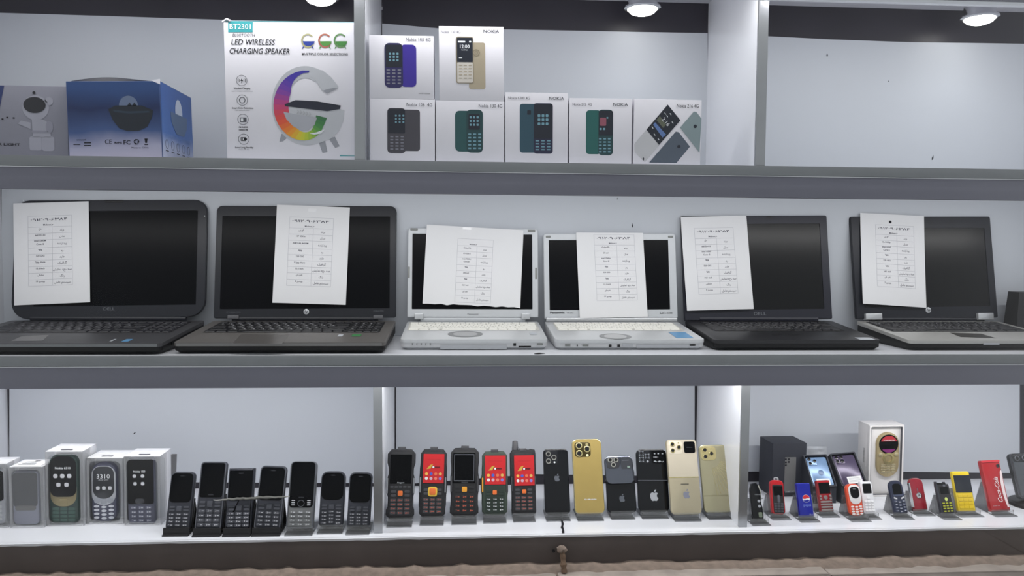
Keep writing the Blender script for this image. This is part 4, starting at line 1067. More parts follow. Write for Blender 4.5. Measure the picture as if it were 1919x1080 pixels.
# ================================================================== phones on the bottom shelf
class Phone:
    def __init__(s, label, C, lean=18, lift=0.009, t=0.012, r=(0.2, 0.2, 0.12, 0.12), m=None, outline=None, yaw=0.0, group=None, name='mobile_phone', z=None, bev=0.25, y=None, back=0.25):
        s.F = F = Face(*C, z=(Z1+lift if z is None else z) if y is None else None, y=y, lean=lean, yaw=yaw)
        s.w, s.h, s.t, s.lean, s.yaw, s.lift = F.w, F.h, t, lean, yaw, lift
        s.root = empty(name, F.M, label, 'phone', group)
        o = [(u*F.w, v*F.h) for u, v in outline] if outline else rr(F.w, F.h, [q*F.w for q in r], 0, F.h/2, 6)
        s.out = o
        g = G(); g.prism(o, -t, 0, t*bev, t*back); s.body = part('body', g, m, s.root)
    def box(s, u0, v0, u1, v1, r=0.08):
        return rr((u1-u0)*s.w, (v1-v0)*s.h, r*s.w, (u0+u1)/2*s.w, (v0+v1)/2*s.h, 4)
    def add(s, name, shp, m, z=0.0004, t=0.0, parent=None, b=0.0, label=None):
        g = G()
        if t: g.prism(shp, z-0.0005, z+t, b)
        else: g.flat(shp, z)
        return part(name, g, m, parent or s.root, label)
    def keys(s, u0, v0, u1, v1, rows, cols, m, t=0.0008, fx=0.78, fy=0.66, z=0.0003, round_=False, legend=None, lm=None, arc=0.0, name='key'):
        g = G()
        if round_: g.prism(circ(0, 0, 0.5, 0.5, 10), 0, 1, 0.12)
        else: g.prism(rr(1, 1, 0.22, 0, 0, 2), 0, 1, 0.14)
        me = g.mesh(name, 40); me.materials.append(m); lg = G()
        cw = (u1-u0)*s.w/cols; ch = (v1-v0)*s.h/rows
        for r in range(rows):
            for c in range(cols):
                x = u0*s.w+cw*(c+0.5); y = v1*s.h-ch*(r+0.5)-arc*ch*(1-abs(c-(cols-1)/2.0))
                put_key(me, s.root, x, y, cw*fx, ch*fy, t, z, name)
                if legend:
                    ch_ = legend[r*cols+c] if r*cols+c < len(legend) else ''
                    if ch_.strip():
                        lg.text(ch_, x-cw*0.20, y-ch*0.16, z+t+0.0002, h=ch*0.36, bold=0.03)
                        lg.flat(rr(cw*0.26, ch*0.14, 0.0001, x+cw*0.16, y), z+t+0.0002)
        if legend and lg.v:
            o = part('key_legends', lg, lm, s.root, smooth=0); o['kind'] = 'stuff'
def stand(ph, m, label, wide=1.0, back=0.6, thick=0.0022, lip=0.004, foot=0.0, plain=False, cat='stand'):
    """L shaped easel: foot plate, ledge with front lip, leaning back rest and a rear prop"""
    o = ph.F.o; ps = math.radians(ph.yaw); w = ph.w*wide; th = math.radians(ph.lean)
    M = Matrix.Translation((o.x, o.y, Z1)) @ Matrix.Rotation(ps, 4, 'Z')
    root = empty('phone_stand', M, label, cat, 'phone stands')
    lz = o.z-Z1
    ty = ph.t/max(math.cos(th), 0.3)
    dz = ty*math.sin(th)*0.0
    def xz(name, prof):    # profile in (y,z) extruded along x
        n = len(prof); g = G(); v = [(-w/2, a, b) for a, b in prof]+[(w/2, a, b) for a, b in prof]
        g.add(v, [tuple(range(n))[::-1], tuple(range(n, 2*n))]+[(i, (i+1) % n, n+(i+1) % n, n+i) for i in range(n)]); part(name, g, m, root)
    hb = ph.h*back
    xz('foot_plate', [(-0.010-foot, 0), (ty+hb*0.55+0.01, 0), (ty+hb*0.55+0.01, thick), (-0.010-foot, thick)])
    # ledge sloping under the phone, with its lip
    s_, c_ = math.sin(th), math.cos(th)
    xz('ledge', [(-0.004, lz+0.0012), (ty, lz-ty*math.tan(th)+0.0), (ty, lz-ty*math.tan(th)-thick), (-0.004, lz-thick)] if lz-ty*math.tan(th)-thick > 0.0005 else [(-0.004, lz), (ty*0.6, max(lz-0.6*ty*math.tan(th), 0.003)), (ty*0.6, 0.0005), (-0.004, 0.0005)])
    xz('front_lip', [(-0.0045, thick*0.5), (-0.0045+thick, thick*0.5), (-0.0025+thick*0.4+lip*math.tan(th), lz+lip), (-0.0045+lip*math.tan(th), lz+lip)])
    y0 = ty+0.0006
    xz('back_rest', [(y0-(lz-0.001)*math.tan(th), 0.001), (y0-(lz-0.001)*math.tan(th)+thick, 0.001), (y0+hb*math.tan(th)+thick, lz+hb), (y0+hb*math.tan(th), lz+hb)])
    if not plain:
        xz('rear_prop', [(y0+hb*math.tan(th)*0.92, lz+hb*0.9), (y0+hb*math.tan(th)*0.92+thick, lz+hb*0.9), (ty+hb*0.55+0.008+thick, thick*0.6), (ty+hb*0.55+0.008, thick*0.6)])
    return root
def Zm(ox, oy, k):
    return lambda *pts: tuple((ox+x/k, oy+y/k) for x, y in pts)
m_dkphone = mat('black_phone_shell', (56, 58, 66), 0.42, spec=0.3); m_dkkey = mat('dark_phone_key', (74, 76, 84), 0.4, spec=0.4)
m_dscreen = mat('phone_screen_glass', (5, 6, 9), 0.18, spec=0.12, var=0.05); m_legend = mat('key_legend', (206, 207, 212), 0.5); m_rim = mat('grey_phone_rim', (96, 98, 106), 0.35, 0.3)
GR1 = 'keypad phones on stands'
NUM = '123456789*0#'
q = Zm(290, 830, 4.569)
m_blackstand = mat('black_stand_plastic', (26, 26, 29), 0.5)
specs = [  # label, corners, outline radii, screen, screen radius, keypad v top, stand clear?
 ('short rounded black keypad phone on a black stand, next to the boxed phones', q((135, 245), (345, 250), (297, 742), (90, 738)), (0.22, 0.22, 0.12, 0.12), (-0.44, 0.46, 0.44, 0.97), 0.16, 0.42, 'b'),
 ('tall black keypad phone with big square keys on a black stand', q((390, 160), (618, 165), (567, 747), (347, 742)), (0.14, 0.14, 0.08, 0.08), (-0.43, 0.47, 0.43, 0.975), 0.08, 0.44, 'b'),
 ('square cornered black keypad phone on a black stand', q((633, 220), (853, 215), (825, 745), (598, 742)), (0.03, 0.03, 0.03, 0.03), (-0.45, 0.47, 0.45, 0.96), 0.03, 0.42, 'b'),
 ('grey rimmed keypad phone with rounded corners on a black stand', q((910, 190), (1130, 205), (1075, 742), (843, 737)), (0.18, 0.18, 0.10, 0.10), (-0.45, 0.45, 0.45, 0.97), 0.14, 0.42, 'b'),
 ('tall keypad phone with grey lower half on a clear stand', q((1165, 158), (1388, 160), (1357, 737), (1120, 735)), (0.18, 0.18, 0.04, 0.04), (-0.44, 0.31, 0.44, 0.985), 0.12, 0.28, 'c'),
 ('rounded keypad phone with curved screen foot on a clear stand', q((1425, 242), (1632, 245), (1612, 722), (1402, 718)), (0.28, 0.28, 0.16, 0.16), (-0.45, 0.48, 0.45, 0.97), 0.24, 0.42, 'c'),
 ('black keypad phone on a clear stand against the aluminium divider', q((1665, 250), (1866, 255), (1838, 728), (1645, 725)), (0.24, 0.24, 0.06, 0.06), (-0.45, 0.45, 0.45, 0.97), 0.20, 0.40, 'c')]
short = ['short rounded keypad phone', 'keypad phone with big square keys', 'square cornered keypad phone', 'grey rimmed keypad phone', 'keypad phone with grey lower half', 'keypad phone with curved screen foot', 'keypad phone against the divider']
m_greyhalf = mat('grey_phone_shell', (112, 114, 116), 0.4)
for i, (lab, C, r, sc, srr, kv, st) in enumerate(specs):
    body = m_greyhalf if i == 4 else m_dkphone
    ph = Phone(lab, C, 18, 0.010, 0.013, r, body, group=GR1)
    if i in (1, 3, 4):
        g = G(); frame_ring(g, inset(ph.out, 0.0006), inset(ph.out, 0.0020), -0.002, 0.0004); part('rim', g, m_rim, ph.root)
    ph.add('screen', ph.box(*sc, srr), m_dscreen, 0.0002, 0.0005, b=0.0002)
    g = G(); g.text('NOKIA', 0, ph.h*(sc[3]-0.055), 0.0010, h=ph.h*0.017, align='c') if i not in (1, 4) else g.text('NOKIA', 0, ph.h*(sc[1]+0.03 + (0.11 if i == 4 else 0)), 0.0010, h=ph.h*0.017, align='c')
    part('brand_lettering', g, m_rim, ph.root)
    if i == 4:
        g = G(); frame_ring(g, circ(0, ph.h*0.37, 0.115*ph.w*1.1, 0.05*ph.h, 20), circ(0, ph.h*0.37, 0.10*ph.w*1.1, 0.043*ph.h, 20), 0.0006, 0.0012); part('navigation_ring', g, m_rim, ph.root)
        ph.keys(-0.42, 0.33, -0.16, 0.43, 3, 1, m_legend, fx=0.5, fy=0.4, z=0.0007, t=0.0003); ph.keys(0.16, 0.33, 0.42, 0.43, 3, 1, m_legend, fx=0.5, fy=0.4, z=0.0007, t=0.0003)
        ph.keys(-0.42, 0.03, 0.42, 0.27, 4, 3, mat('grey_phone_key', (120, 122, 124), 0.4), legend=NUM, lm=m_inkw)
    else:
        ph.add('navigation_key', rr(0.20*ph.w, 0.09*ph.h, 0.04*ph.w, 0, (kv-0.07)*ph.h), m_dkkey, 0.0004, 0.0010, b=0.0003)
        ph.keys(-0.44, kv-0.125, -0.14, kv-0.015, 2, 1, m_dkkey, fx=0.7, fy=0.6); ph.keys(0.14, kv-0.125, 0.44, kv-0.015, 2, 1, m_dkkey, fx=0.7, fy=0.6)
        ph.keys(-0.44, 0.035, 0.44, kv-0.135, 4, 3, m_dkkey, fx=0.88 if i in (1, 2) else 0.76, fy=0.82 if i in (1, 2) else 0.66, legend=NUM, lm=m_legend, arc=-0.25 if i == 5 else 0.0)
    if st == 'b': stand(ph, m_blackstand, 'black plastic stand under the '+short[i], 1.05, 0.45, 0.003, 0.003)
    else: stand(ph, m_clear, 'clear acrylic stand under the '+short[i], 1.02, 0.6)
    if i == 2: PH3 = ph
# wrinkled grey strip lying across the fronts of three phones
g = G(); v = []; f = []; random.seed(9); N = 26
for i in range(N+1):
    u = i/N; px = 400+u*143; py = 938-7*u+random.uniform(-1.0, 1.0); p = hit_plane(px, py, PH3.F.o+PH3.F.z*0.006, PH3.F.z)
    hw = 0.0010+0.0028*math.sin(math.pi*u)*random.uniform(0.5, 1.0)
    v += [(p.x, p.y+0.0015, p.z-hw), (p.x, p.y-0.0015*random.random(), p.z), (p.x, p.y+0.0008, p.z+hw)]
for i in range(N): f += [(3*i, 3*i+3, 3*i+4, 3*i+1), (3*i+1, 3*i+4, 3*i+5, 3*i+2)]
g.add(v, f); single('plastic_strip', g, mat('wrinkled_grey_film', (112, 112, 108), 0.3), 'wrinkled grey plastic strip lying across the keypad phones', 'strip')

# ------------------------------------------------------------------ boxed phones
q = Zm(0, 800, 3.856)
m_haze = veil_mat('hazy_clear_plastic', (226, 228, 232), 0.016)
m_cloudy = veil_mat('cloudier_clear_plastic', (216, 218, 222), 0.07)
m_frost = veil_mat('cloudy_blister_plastic', (206, 208, 212), 0.30)
m_ptop = veil_mat('milky_top_plastic', (236, 236, 238), 0.6)
def package(label, C, depth, top_label=False, ybot=None):
    F = Face(*C, z=Z1+0.0005, snap=Z1+0.0004)
    root = empty('phone_package', F.M, label, 'package', 'boxed phones')
    w, h = F.w, F.h
    g = G(); g.box(-w/2+0.001, w/2-0.001, 0.0, h, -depth, -depth*0.55, 0.0008); part('card_back', g, mat('package_card', (214, 215, 220), 0.5), root)
    g = G(); g.prism(rr(w*0.90, h*0.90, 0.006, 0, h*0.48), -depth*0.55, -depth*0.50, 0.0005); part('inner_tray', g, mat('package_tray', (176, 178, 184), 0.5), root)
    g = G(); n = 4      # open backed clear cover: front, sides, bottom and top panels
    t = 0.0007
    g.box(-w/2, w/2, 0, h, -t, 0)
    part('clear_front', g, m_cloudy if top_label else m_haze, root)
    g = G(); g.box(-w/2, -w/2+t, 0, h, -depth*0.55, -t); part('clear_side', g, m_frost, root)
    g = G(); g.box(w/2-t, w/2, 0, h, -depth*0.55, -t); part('clear_side', g, m_frost, root)
    g = G(); g.box(-w/2+t, w/2-t, h-t, h, -depth*0.55, -t); part('top_panel', g, m_ptop, root)
    g = G(); frame_ring(g, rr(w-0.001, h-0.001, 0.003, 0, h/2), rr(w*0.86, h*0.91, 0.010, 0, h/2), -0.0004, 0.0006); part('cloudy_rim', g, m_frost, root)
    if top_label:
        g = G(); g.flat(rr(w*0.8, depth*0.75, 0.001), 0.0); lb = part('paper_label', g, mat('label_paper', (236, 236, 236), 0.6), root, local=Matrix.Translation((0, h+0.0006, -depth*0.45)) @ Matrix.Rotation(-math.pi/2, 4, 'X'))
        g = G()
        for i in range(3): g.flat(rr(w*(0.5-0.08*i), depth*0.06, 0.0003, -w*0.08, depth*(-0.2+0.16*i)), 0.0003)
        g.flat(rr(w*0.16, depth*0.10, 0.0003, w*0.05, depth*0.27), 0.0003); part('label_print', g, m_inkg, lb)
    else:
        g = G(); g.prism(rr(w*0.3, depth*0.10, 0.0006), 0, 0.0006); part('hanger_slot', g, m_inkg, root, local=Matrix.Translation((0, h+0.0002, -depth*0.2)) @ Matrix.Rotation(-math.pi/2, 4, 'X'))
    return F, root
def inside(label, C, F0, dep, **k):
    P = hit_plane((C[2][0]+C[3][0])/2, (C[2][1]+C[3][1])/2, F0.o-F0.z*dep, F0.z)
    return Phone(label, C, lean=0, y=P.y, lift=0.004, name='boxed_phone', group='phones inside packages', **k)
F0, r0 = package('clear fronted package with a silver phone, at the white side panel', q((-205, 270), (42, 268), (62, 730), (-200, 734)), 0.045)
ph = inside('silver phone with dark screen inside its package by the side panel', q((-150, 312), (32, 310), (44, 705), (-140, 708)), F0, 0.006, t=0.010, r=(0.15, 0.15, 0.2, 0.2), m=mat('silver_phone_shell', (166, 168, 174), 0.35, 0.3))
ph.add('screen', ph.box(-0.44, 0.43, 0.44, 0.98, 0.12), m_dscreen, 0.0002, 0.0005)
ph.keys(-0.4, 0.06, 0.4, 0.36, 4, 3, m_ltgrey)
F0, r0 = package('cloudy clear package with a paper label on top and a dull grey phone inside', q((66, 292), (300, 290), (326, 730), (68, 732)), 0.050, True)
ph = inside('dull grey phone with dark upper half inside the labelled package', q((90, 325), (268, 322), (288, 708), (92, 710)), F0, 0.008, t=0.010, r=(0.16, 0.16, 0.2, 0.2), m=mat('dull_lilac_shell', (132, 134, 150), 0.5))
ph.add('screen', ph.box(-0.46, 0.34, 0.46, 0.98, 0.12), mat('dull_dark_screen', (48, 50, 54), 0.4), 0.0002, 0.0005)
ph.add('soft_keys', ph.box(-0.4, 0.27, 0.4, 0.36, 0.2), mat('dull_soft_keys', (92, 90, 90), 0.5), 0.0006, 0.0006)
F0, r0 = package('tallest clear package with a dark green phone inside', q((328, 180), (598, 178), (602, 716), (330, 720)), 0.055)
m_dgreen = mat('dark_green_shell', (34, 58, 54), 0.35)
ph = inside('dark green phone titled 6310 with gold soft keys inside the tallest package', q((356, 200), (556, 198), (570, 700), (354, 702)), F0, 0.006, t=0.012, r=(0.36, 0.36, 0.2, 0.2), m=m_dgreen)
ph.add('soft_key_panel', rr(0.90*ph.w, 0.30*ph.h, (0.05*ph.w, 0.05*ph.w, 0.42*ph.w, 0.42*ph.w), 0, 0.40*ph.h), mat('gold_soft_keys', (150, 138, 104), 0.3, 0.4), 0.0003, 0.0006, b=0.0003)
ph.add('screen', rr(0.90*ph.w, 0.58*ph.h, (0.30*ph.w, 0.30*ph.w, 0.24*ph.w, 0.24*ph.w), 0, 0.68*ph.h), m_dscreen, 0.0008, 0.0006, b=0.0002)
g = G(); g.text('Nokia 6310', 0, 0.79*ph.h, 0.0016, h=0.03*ph.h, w=0.54*ph.w, align='c', bold=0.02); part('screen_title', g, m_inkw, ph.root)
def icon_row(ph, pts, s, z=0.0016):
    for (u, v) in pts: ph.add('screen_icon', rr(s*ph.w, s*ph.w, s*0.35*ph.w, u*ph.w, v*ph.h, 3), m_legend, z)
icon_row(ph, [(-0.26, 0.69), (-0.02, 0.69), (0.22, 0.69), (-0.16, 0.565), (0.12, 0.565)], 0.15)
ph.add('navigation_key', rr(0.3*ph.w, 0.09*ph.h, 0.05*ph.w, 0, 0.31*ph.h), mat('gold_soft_keys', (150, 138, 104), 0.3, 0.4), 0.0008, 0.0008, b=0.0003)
ph.keys(-0.42, 0.03, 0.42, 0.24, 4, 3, mat('green_phone_key', (52, 82, 74), 0.35), fx=0.86, fy=0.8)
F0, r0 = package('clear package with a navy and silver phone inside', q((622, 226), (890, 226), (890, 702), (632, 704)), 0.055)
ph = inside('navy and silver phone with 3310 on its screen inside a package', q((660, 262), (836, 260), (846, 690), (660, 692)), F0, 0.006, t=0.014, r=(0.40, 0.40, 0.44, 0.44), m=mat('slate_navy_shell', (66, 68, 90), 0.35))
ph.add('faceplate', rr(0.96*ph.w, 0.66*ph.h, (0.38*ph.w, 0.38*ph.w, 0.46*ph.w, 0.46*ph.w), 0, 0.62*ph.h), mat('silver_faceplate', (190, 192, 198), 0.3, 0.3), 0.0003, 0.0006, b=0.0003)
ph.add('screen', rr(0.84*ph.w, 0.54*ph.h, (0.30*ph.w, 0.30*ph.w, 0.38*ph.w, 0.38*ph.w), 0, 0.67*ph.h), mat('grey_lcd', (38, 40, 46), 0.25), 0.0009, 0.0005, b=0.0002)
g = G(); g.text('3310', 0, 0.74*ph.h, 0.0016, h=0.075*ph.h, w=0.52*ph.w, align='c'); part('screen_title', g, m_inkw, ph.root)
g = G(); g.text('dual sim', 0, 0.71*ph.h, 0.0016, h=0.018*ph.h, w=0.4*ph.w, align='c'); part('screen_subtitle', g, m_legend, ph.root)
icon_row(ph, [(-0.22, 0.58), (0.02, 0.58), (0.26, 0.58)], 0.15)
for u in (-0.26, 0.0, 0.26): ph.add('soft_key', rr(0.24*ph.w, 0.09*ph.h, 0.06*ph.w, u*ph.w, (0.375 if u else 0.35)*ph.h), mat('pale_soft_key', (160, 163, 172), 0.3, 0.2), 0.0010, 0.0006, b=0.0002)
ph.keys(-0.44, 0.05, 0.44, 0.305, 4, 3, mat('pale_oval_key', (196, 198, 206), 0.35), fx=0.74, fy=0.66, round_=True, arc=0.22)
F0, r0 = package('clear package with a navy phone inside, nearest the loose keypad phones', q((898, 214), (1152, 214), (1166, 712), (896, 714)), 0.055)
ph = inside('navy keypad phone with four icons on its screen inside a package', q((918, 230), (1108, 228), (1122, 706), (922, 708)), F0, 0.006, t=0.012, r=(0.12, 0.12, 0.12, 0.12), m=mat('navy_grey_shell', (72, 74, 92), 0.4))
ph.add('screen', ph.box(-0.48, 0.31, 0.48, 0.99, 0.10), m_dscreen, 0.0002, 0.0005)
g = G(); g.text('Nokia 150', -0.04*ph.w, 0.79*ph.h, 0.0010, h=0.03*ph.h, w=0.44*ph.w, align='c', bold=0.02); part('screen_title', g, m_inkw, ph.root)
icon_row(ph, [(-0.22, 0.735), (0.08, 0.735), (-0.20, 0.62), (0.08, 0.62)], 0.13, 0.0010)
ph.add('navigation_key', rr(0.34*ph.w, 0.07*ph.h, 0.15*ph.w, -0.04*ph.w, 0.36*ph.h), mat('dark_nav_key', (40, 42, 48), 0.3), 0.0008, 0.0006, b=0.0002)
ph.keys(-0.42, 0.03, 0.42, 0.29, 4, 3, mat('lilac_key', (88, 90, 110), 0.4), legend=NUM, lm=m_legend)
# narrow grey box edge with a pink mark beside the last package
q2 = Zm(290, 830, 4.569)
F = Face(*q2((78, 122), (112, 122), (100, 690), (66, 690)), y=0.125, lean=8)
root = empty('slim_box', F.M, 'slim dark grey box standing edge on with a pink mark, beside the packages', 'box')
g = G(); g.box(-F.w/2, F.w/2, 0, F.h, -0.045, 0, 0.0006); part('box_body', g, mat('slim_box_card', (98, 96, 98), 0.5), root)
g = G(); g.flat(circ(-0.002, F.h*0.53, F.w*0.9, F.w*1.25, 16), 0.0004); part('pink_mark', g, mat('pink_print', (176, 96, 120), 0.5), root)
for i in range(4):
    g = G(); g.flat(rr(F.w*0.5, 0.0012, 0.0003, 0, F.h*(0.95-0.05*i)), 0.0004); part('printed_line', g, m_inkl, root)

# ------------------------------------------------------------------ rugged phones
q = Zm(700, 800, 4.909)
m_rug = mat('rugged_rubber', (42, 42, 45), 0.6, spec=0.3, bump=0.2, scale=300); m_rugd = mat('rugged_inner', (28, 28, 31), 0.5)
m_rugrim = mat('rugged_frame', (66, 66, 70), 0.45); m_orange = mat('orange_key', (232, 118, 54), 0.4); m_yellowk = mat('yellow_key_rim', (232, 190, 64), 0.4)
m_redscr = mat('red_screen_film', (196, 30, 36), 0.35); m_oleg = mat('red_orange_legend', (196, 92, 66), 0.5); m_gmetal = mat('gunmetal_strip', (150, 152, 156), 0.3, 0.7)
m_rugg = mat('rugged_green', (52, 64, 54), 0.55); m_ruggd = mat('rugged_green_inner', (38, 52, 44), 0.5); m_amber = mat('amber_key', (232, 160, 50), 0.4)
octo = lambda a, b, c, d: [(-0.34, 0.0), (0.34, 0.0), (a, 0.05), (a, 0.12), (b, 0.17), (b, 0.30), (c, 0.36), (c, 0.56), (b, 0.62), (b, 0.70), (a, 0.78), (a, 0.91), (0.34, 0.975), (0.14, 0.978), (0.10, d), (-0.10, d), (-0.14, 0.978), (-0.34, 0.975), (-a, 0.91), (-a, 0.78), (-b, 0.70), (-b, 0.62), (-c, 0.56), (-c, 0.36), (-b, 0.30), (-b, 0.17), (-a, 0.12), (-a, 0.05)]
GR2 = 'rugged keypad phones'
def red_screen(ph, u0, v0, u1, v1):
    s = ph.add('screen_film', ph.box(u0, v0, u1, v1, 0.01), m_redscr, 0.0012, 0.0004, label='red printed screen film')
    uc = (u0+u1)/2; W_ = (u1-u0)*ph.w; H_ = (v1-v0)*ph.h; yb = v0*ph.h; xb = uc*ph.w
    g = G(); g.text('WELCOME TO MOBILE', xb, yb+H_*0.80, 0.0018, h=H_*0.02, w=W_*0.64, align='c'); part('film_title', g, mat('dark_red_ink', (120, 24, 30), 0.5), ph.root)
    g = G(); g.flat([(xb-W_*0.34, yb+H_*0.48), (xb-W_*0.16, yb+H_*0.63), (xb-W_*0.02, yb+H_*0.64), (xb-W_*0.10, yb+H_*0.58), (xb-W_*0.14, yb+H_*0.50)], 0.0018); part('film_logo', g, mat('gold_logo_ink', (196, 166, 60), 0.4), ph.root)
    g = G(); g.text('Aegon', xb+W_*0.09, yb+H_*0.52, 0.0020, h=H_*0.075, w=W_*0.40, align='c', shear=0.25, bold=0.03); part('film_logo_lettering', g, m_ink, ph.root)
    g = G(); g.flat(circ(xb-W_*0.01, yb+H_*0.55, W_*0.05), 0.0022); part('film_logo_dot', g, m_inkw, ph.root)
    cols = [(230, 180, 80), (70, 90, 190), (220, 110, 70), (214, 170, 90), (230, 230, 230), (200, 170, 190), (224, 120, 100), (130, 120, 200)]
    for k in range(8):
        c = mat('film_icon_%d' % k, cols[k], 0.4)
        ph.add('film_icon', circ(xb+W_*(-0.33+0.22*(k % 4)), yb+H_*(0.32 if k < 4 else 0.16), W_*0.075, n=10), c, 0.0018)
def rugged(i, label, C, out, body, inner, screen, red, nav, navm, rows, leg, lm, short, keym, navrim=None, frame=None):
    ph = Phone(label, C, 15, 0.012, 0.018, outline=out, m=body, group=GR2, bev=0.2)
    ph.add('face_panel', ph.box(-0.36, 0.035, 0.36, 0.93, 0.10), inner, 0.0002, 0.0008, b=0.0004)
    ph.add('screen', ph.box(*screen, 0.02), m_dscreen, 0.0009, 0.0004)
    if red: red_screen(ph, *red)
    if frame:
        g = G(); frame_ring(g, ph.box(*frame, 0.01), ph.box(frame[0]+0.02, frame[1]+0.012, frame[2]-0.02, frame[3]-0.012, 0.01), 0.0012, 0.0018); part('screen_frame', g, m_rim, ph.root)
    u, v, s = nav
    if navrim: ph.add('navigation_rim', rr(s*1.5*ph.w, s*1.5*ph.w, s*0.4*ph.w, u*ph.w, v*ph.h), navrim, 0.0010, 0.0008, b=0.0003)
    ph.add('navigation_key', rr(s*ph.w, s*ph.w, s*0.2*ph.w, u*ph.w, v*ph.h), navm, 0.0013, 0.0012, b=0.0004)
    ph.keys(-0.34, v-0.055, -0.12, v+0.05, 2, 1, keym, z=0.0010, fx=0.8); ph.keys(0.12, v-0.055, 0.34, v+0.05, 2, 1, keym, z=0.0010, fx=0.8)
    ph.keys(-0.35, 0.055, 0.35, rows, 4, 3, keym, z=0.0010, fx=0.82, fy=0.72, legend=leg, lm=lm, t=0.0010)
    for s_ in (-1, 1):
        g = G(); x = s_*0.445*ph.w; g.prism(rr(0.05*ph.w, 0.22*ph.h, 0.02*ph.w, x, 0.46*ph.h), -0.006, 0.0012, 0.0006); part('side_strip', g, m_gmetal if i in (0, 1) else (m_amber if i == 3 and s_ < 0 else m_rugrim), ph.root)
    g = G(); g.prism(rr(0.26*ph.w, 0.05*ph.h, 0.02*ph.w, 0.0, 0.985*ph.h), -0.014, 0.0004, 0.001); part('torch', g, m_rugrim, ph.root)
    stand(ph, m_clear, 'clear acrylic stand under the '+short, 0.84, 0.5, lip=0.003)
    return ph
ph = rugged(0, 'rugged black phone with silver sides and a dark screen', q((120, 190), (396, 192), (376, 850), (104, 850)), octo(0.47, 0.42, 0.46, 1.0), m_rug, m_rugd, (-0.36, 0.49, 0.36, 0.90), None, (0.0, 0.355, 0.16), m_orange, 0.29, NUM, m_oleg, 'rugged phone with silver sides', m_rugrim)
g = G(); g.text('Aegon', 0, 0.495*ph.h, 0.0016, h=0.02*ph.h, w=0.24*ph.w, align='c'); part('brand_lettering', g, m_inkw, ph.root)
g = G(); ph.keys(-0.36, 0.425, 0.36, 0.465, 1, 5, m_rugrim, z=0.0010)
rugged(1, 'rugged black phone with red screen and a big yellow rimmed key', q((428, 190), (688, 192), (664, 835), (404, 835)), octo(0.46, 0.48, 0.49, 1.0), m_rug, m_rugd, (-0.36, 0.48, 0.36, 0.90), (-0.36, 0.485, 0.38, 0.905), (0.0, 0.365, 0.22), m_orange, 0.28, NUM, m_oleg, 'rugged phone with the yellow rimmed key', m_rugrim, navrim=m_yellowk)
ph = rugged(2, 'rugged black phone with a thin silver frame round its dark screen', q((706, 178), (974, 182), (974, 828), (696, 828)), octo(0.48, 0.46, 0.48, 1.0), m_rug, m_rugd, (-0.40, 0.47, 0.36, 0.90), None, (0.0, 0.385, 0.17), m_amber, 0.31, NUM, m_oleg, 'rugged phone with the silver screen frame', m_rugd, frame=(-0.36, 0.50, 0.32, 0.885))
g = G(); g.text('Aegon', 0, 0.478*ph.h, 0.0016, h=0.018*ph.h, w=0.22*ph.w, align='c'); part('brand_lettering', g, m_rim, ph.root)
rugged(3, 'rugged dark green phone with red screen and white legends', q((986, 212), (1236, 214), (1246, 815), (992, 815)), octo(0.46, 0.47, 0.49, 1.0), m_rugg, m_ruggd, (-0.36, 0.46, 0.36, 0.90), (-0.36, 0.465, 0.40, 0.91), (0.0, 0.345, 0.15), m_orange, 0.27, NUM, m_inkw, 'rugged dark green phone', m_ruggd)
out5 = [(-0.42, 0), (0.44, 0), (0.47, 0.04), (0.47, 0.42), (0.49, 0.5), (0.49, 0.92), (0.46, 0.985), (0.30, 1.0), (0.22, 0.985), (0.10, 1.0), (-0.05, 0.985), (-0.40, 0.985), (-0.49, 0.93), (-0.49, 0.5), (-0.45, 0.42), (-0.45, 0.04)]
ph = rugged(4, 'rugged walkie talkie phone with stub antenna and red screen', q((1246, 206), (1492, 203), (1508, 805), (1270, 806)), out5, m_rug, m_rugd, (-0.34, 0.43, 0.38, 0.88), (-0.34, 0.435, 0.42, 0.90), (0.02, 0.345, 0.15), m_orange, 0.28, NUM, m_oleg, 'walkie talkie phone', m_rugrim)
g = G(); g.lathe([(0.0062, 0), (0.0062, 0.006), (0.0056, 0.008), (0.0050, 0.017), (0.0042, 0.0185), (0.001, 0.019)], n=14); part('antenna', g, m_rugrim, ph.root, local=Matrix.Translation((-0.28*ph.w, 0.97*ph.h, -0.009)) @ Matrix.Rotation(-math.pi/2, 4, 'X'))

# ------------------------------------------------------------------ small copies of smartphones, backs to the street
q = Zm(1000, 790, 4.695)
GR3 = 'small smartphones shown from the back'
m_piano = mat('glossy_black_back', (10, 12, 17), 0.12, spec=0.35, var=0.3, scale=200); m_lens = mat('camera_lens', (10, 10, 13), 0.1, spec=0.6); m_lensrim = mat('lens_rim', (190, 188, 180), 0.2, 0.8)
m_goldb = mat('satin_gold_back', (176, 153, 90), 0.36, 0.35); m_goldrim = mat('polished_gold', (214, 200, 146), 0.2, 0.8); m_goldcam = mat('dark_gold_panel', (72, 62, 30), 0.25, 0.5)
m_creamb = mat('cream_back', (206, 196, 176), 0.35, 0.15); m_beige = mat('champagne_back', (186, 176, 150), 0.35, 0.3); m_pgold = mat('pale_gold_back', (176, 170, 140), 0.26, 0.6)
m_apple = mat('logo_silver', (176, 178, 184), 0.35, 0.3); m_appled = mat('logo_dim', (92, 96, 104), 0.4, 0.2); m_appleb = mat('logo_blue_grey', (134, 136, 152), 0.4, 0.2)
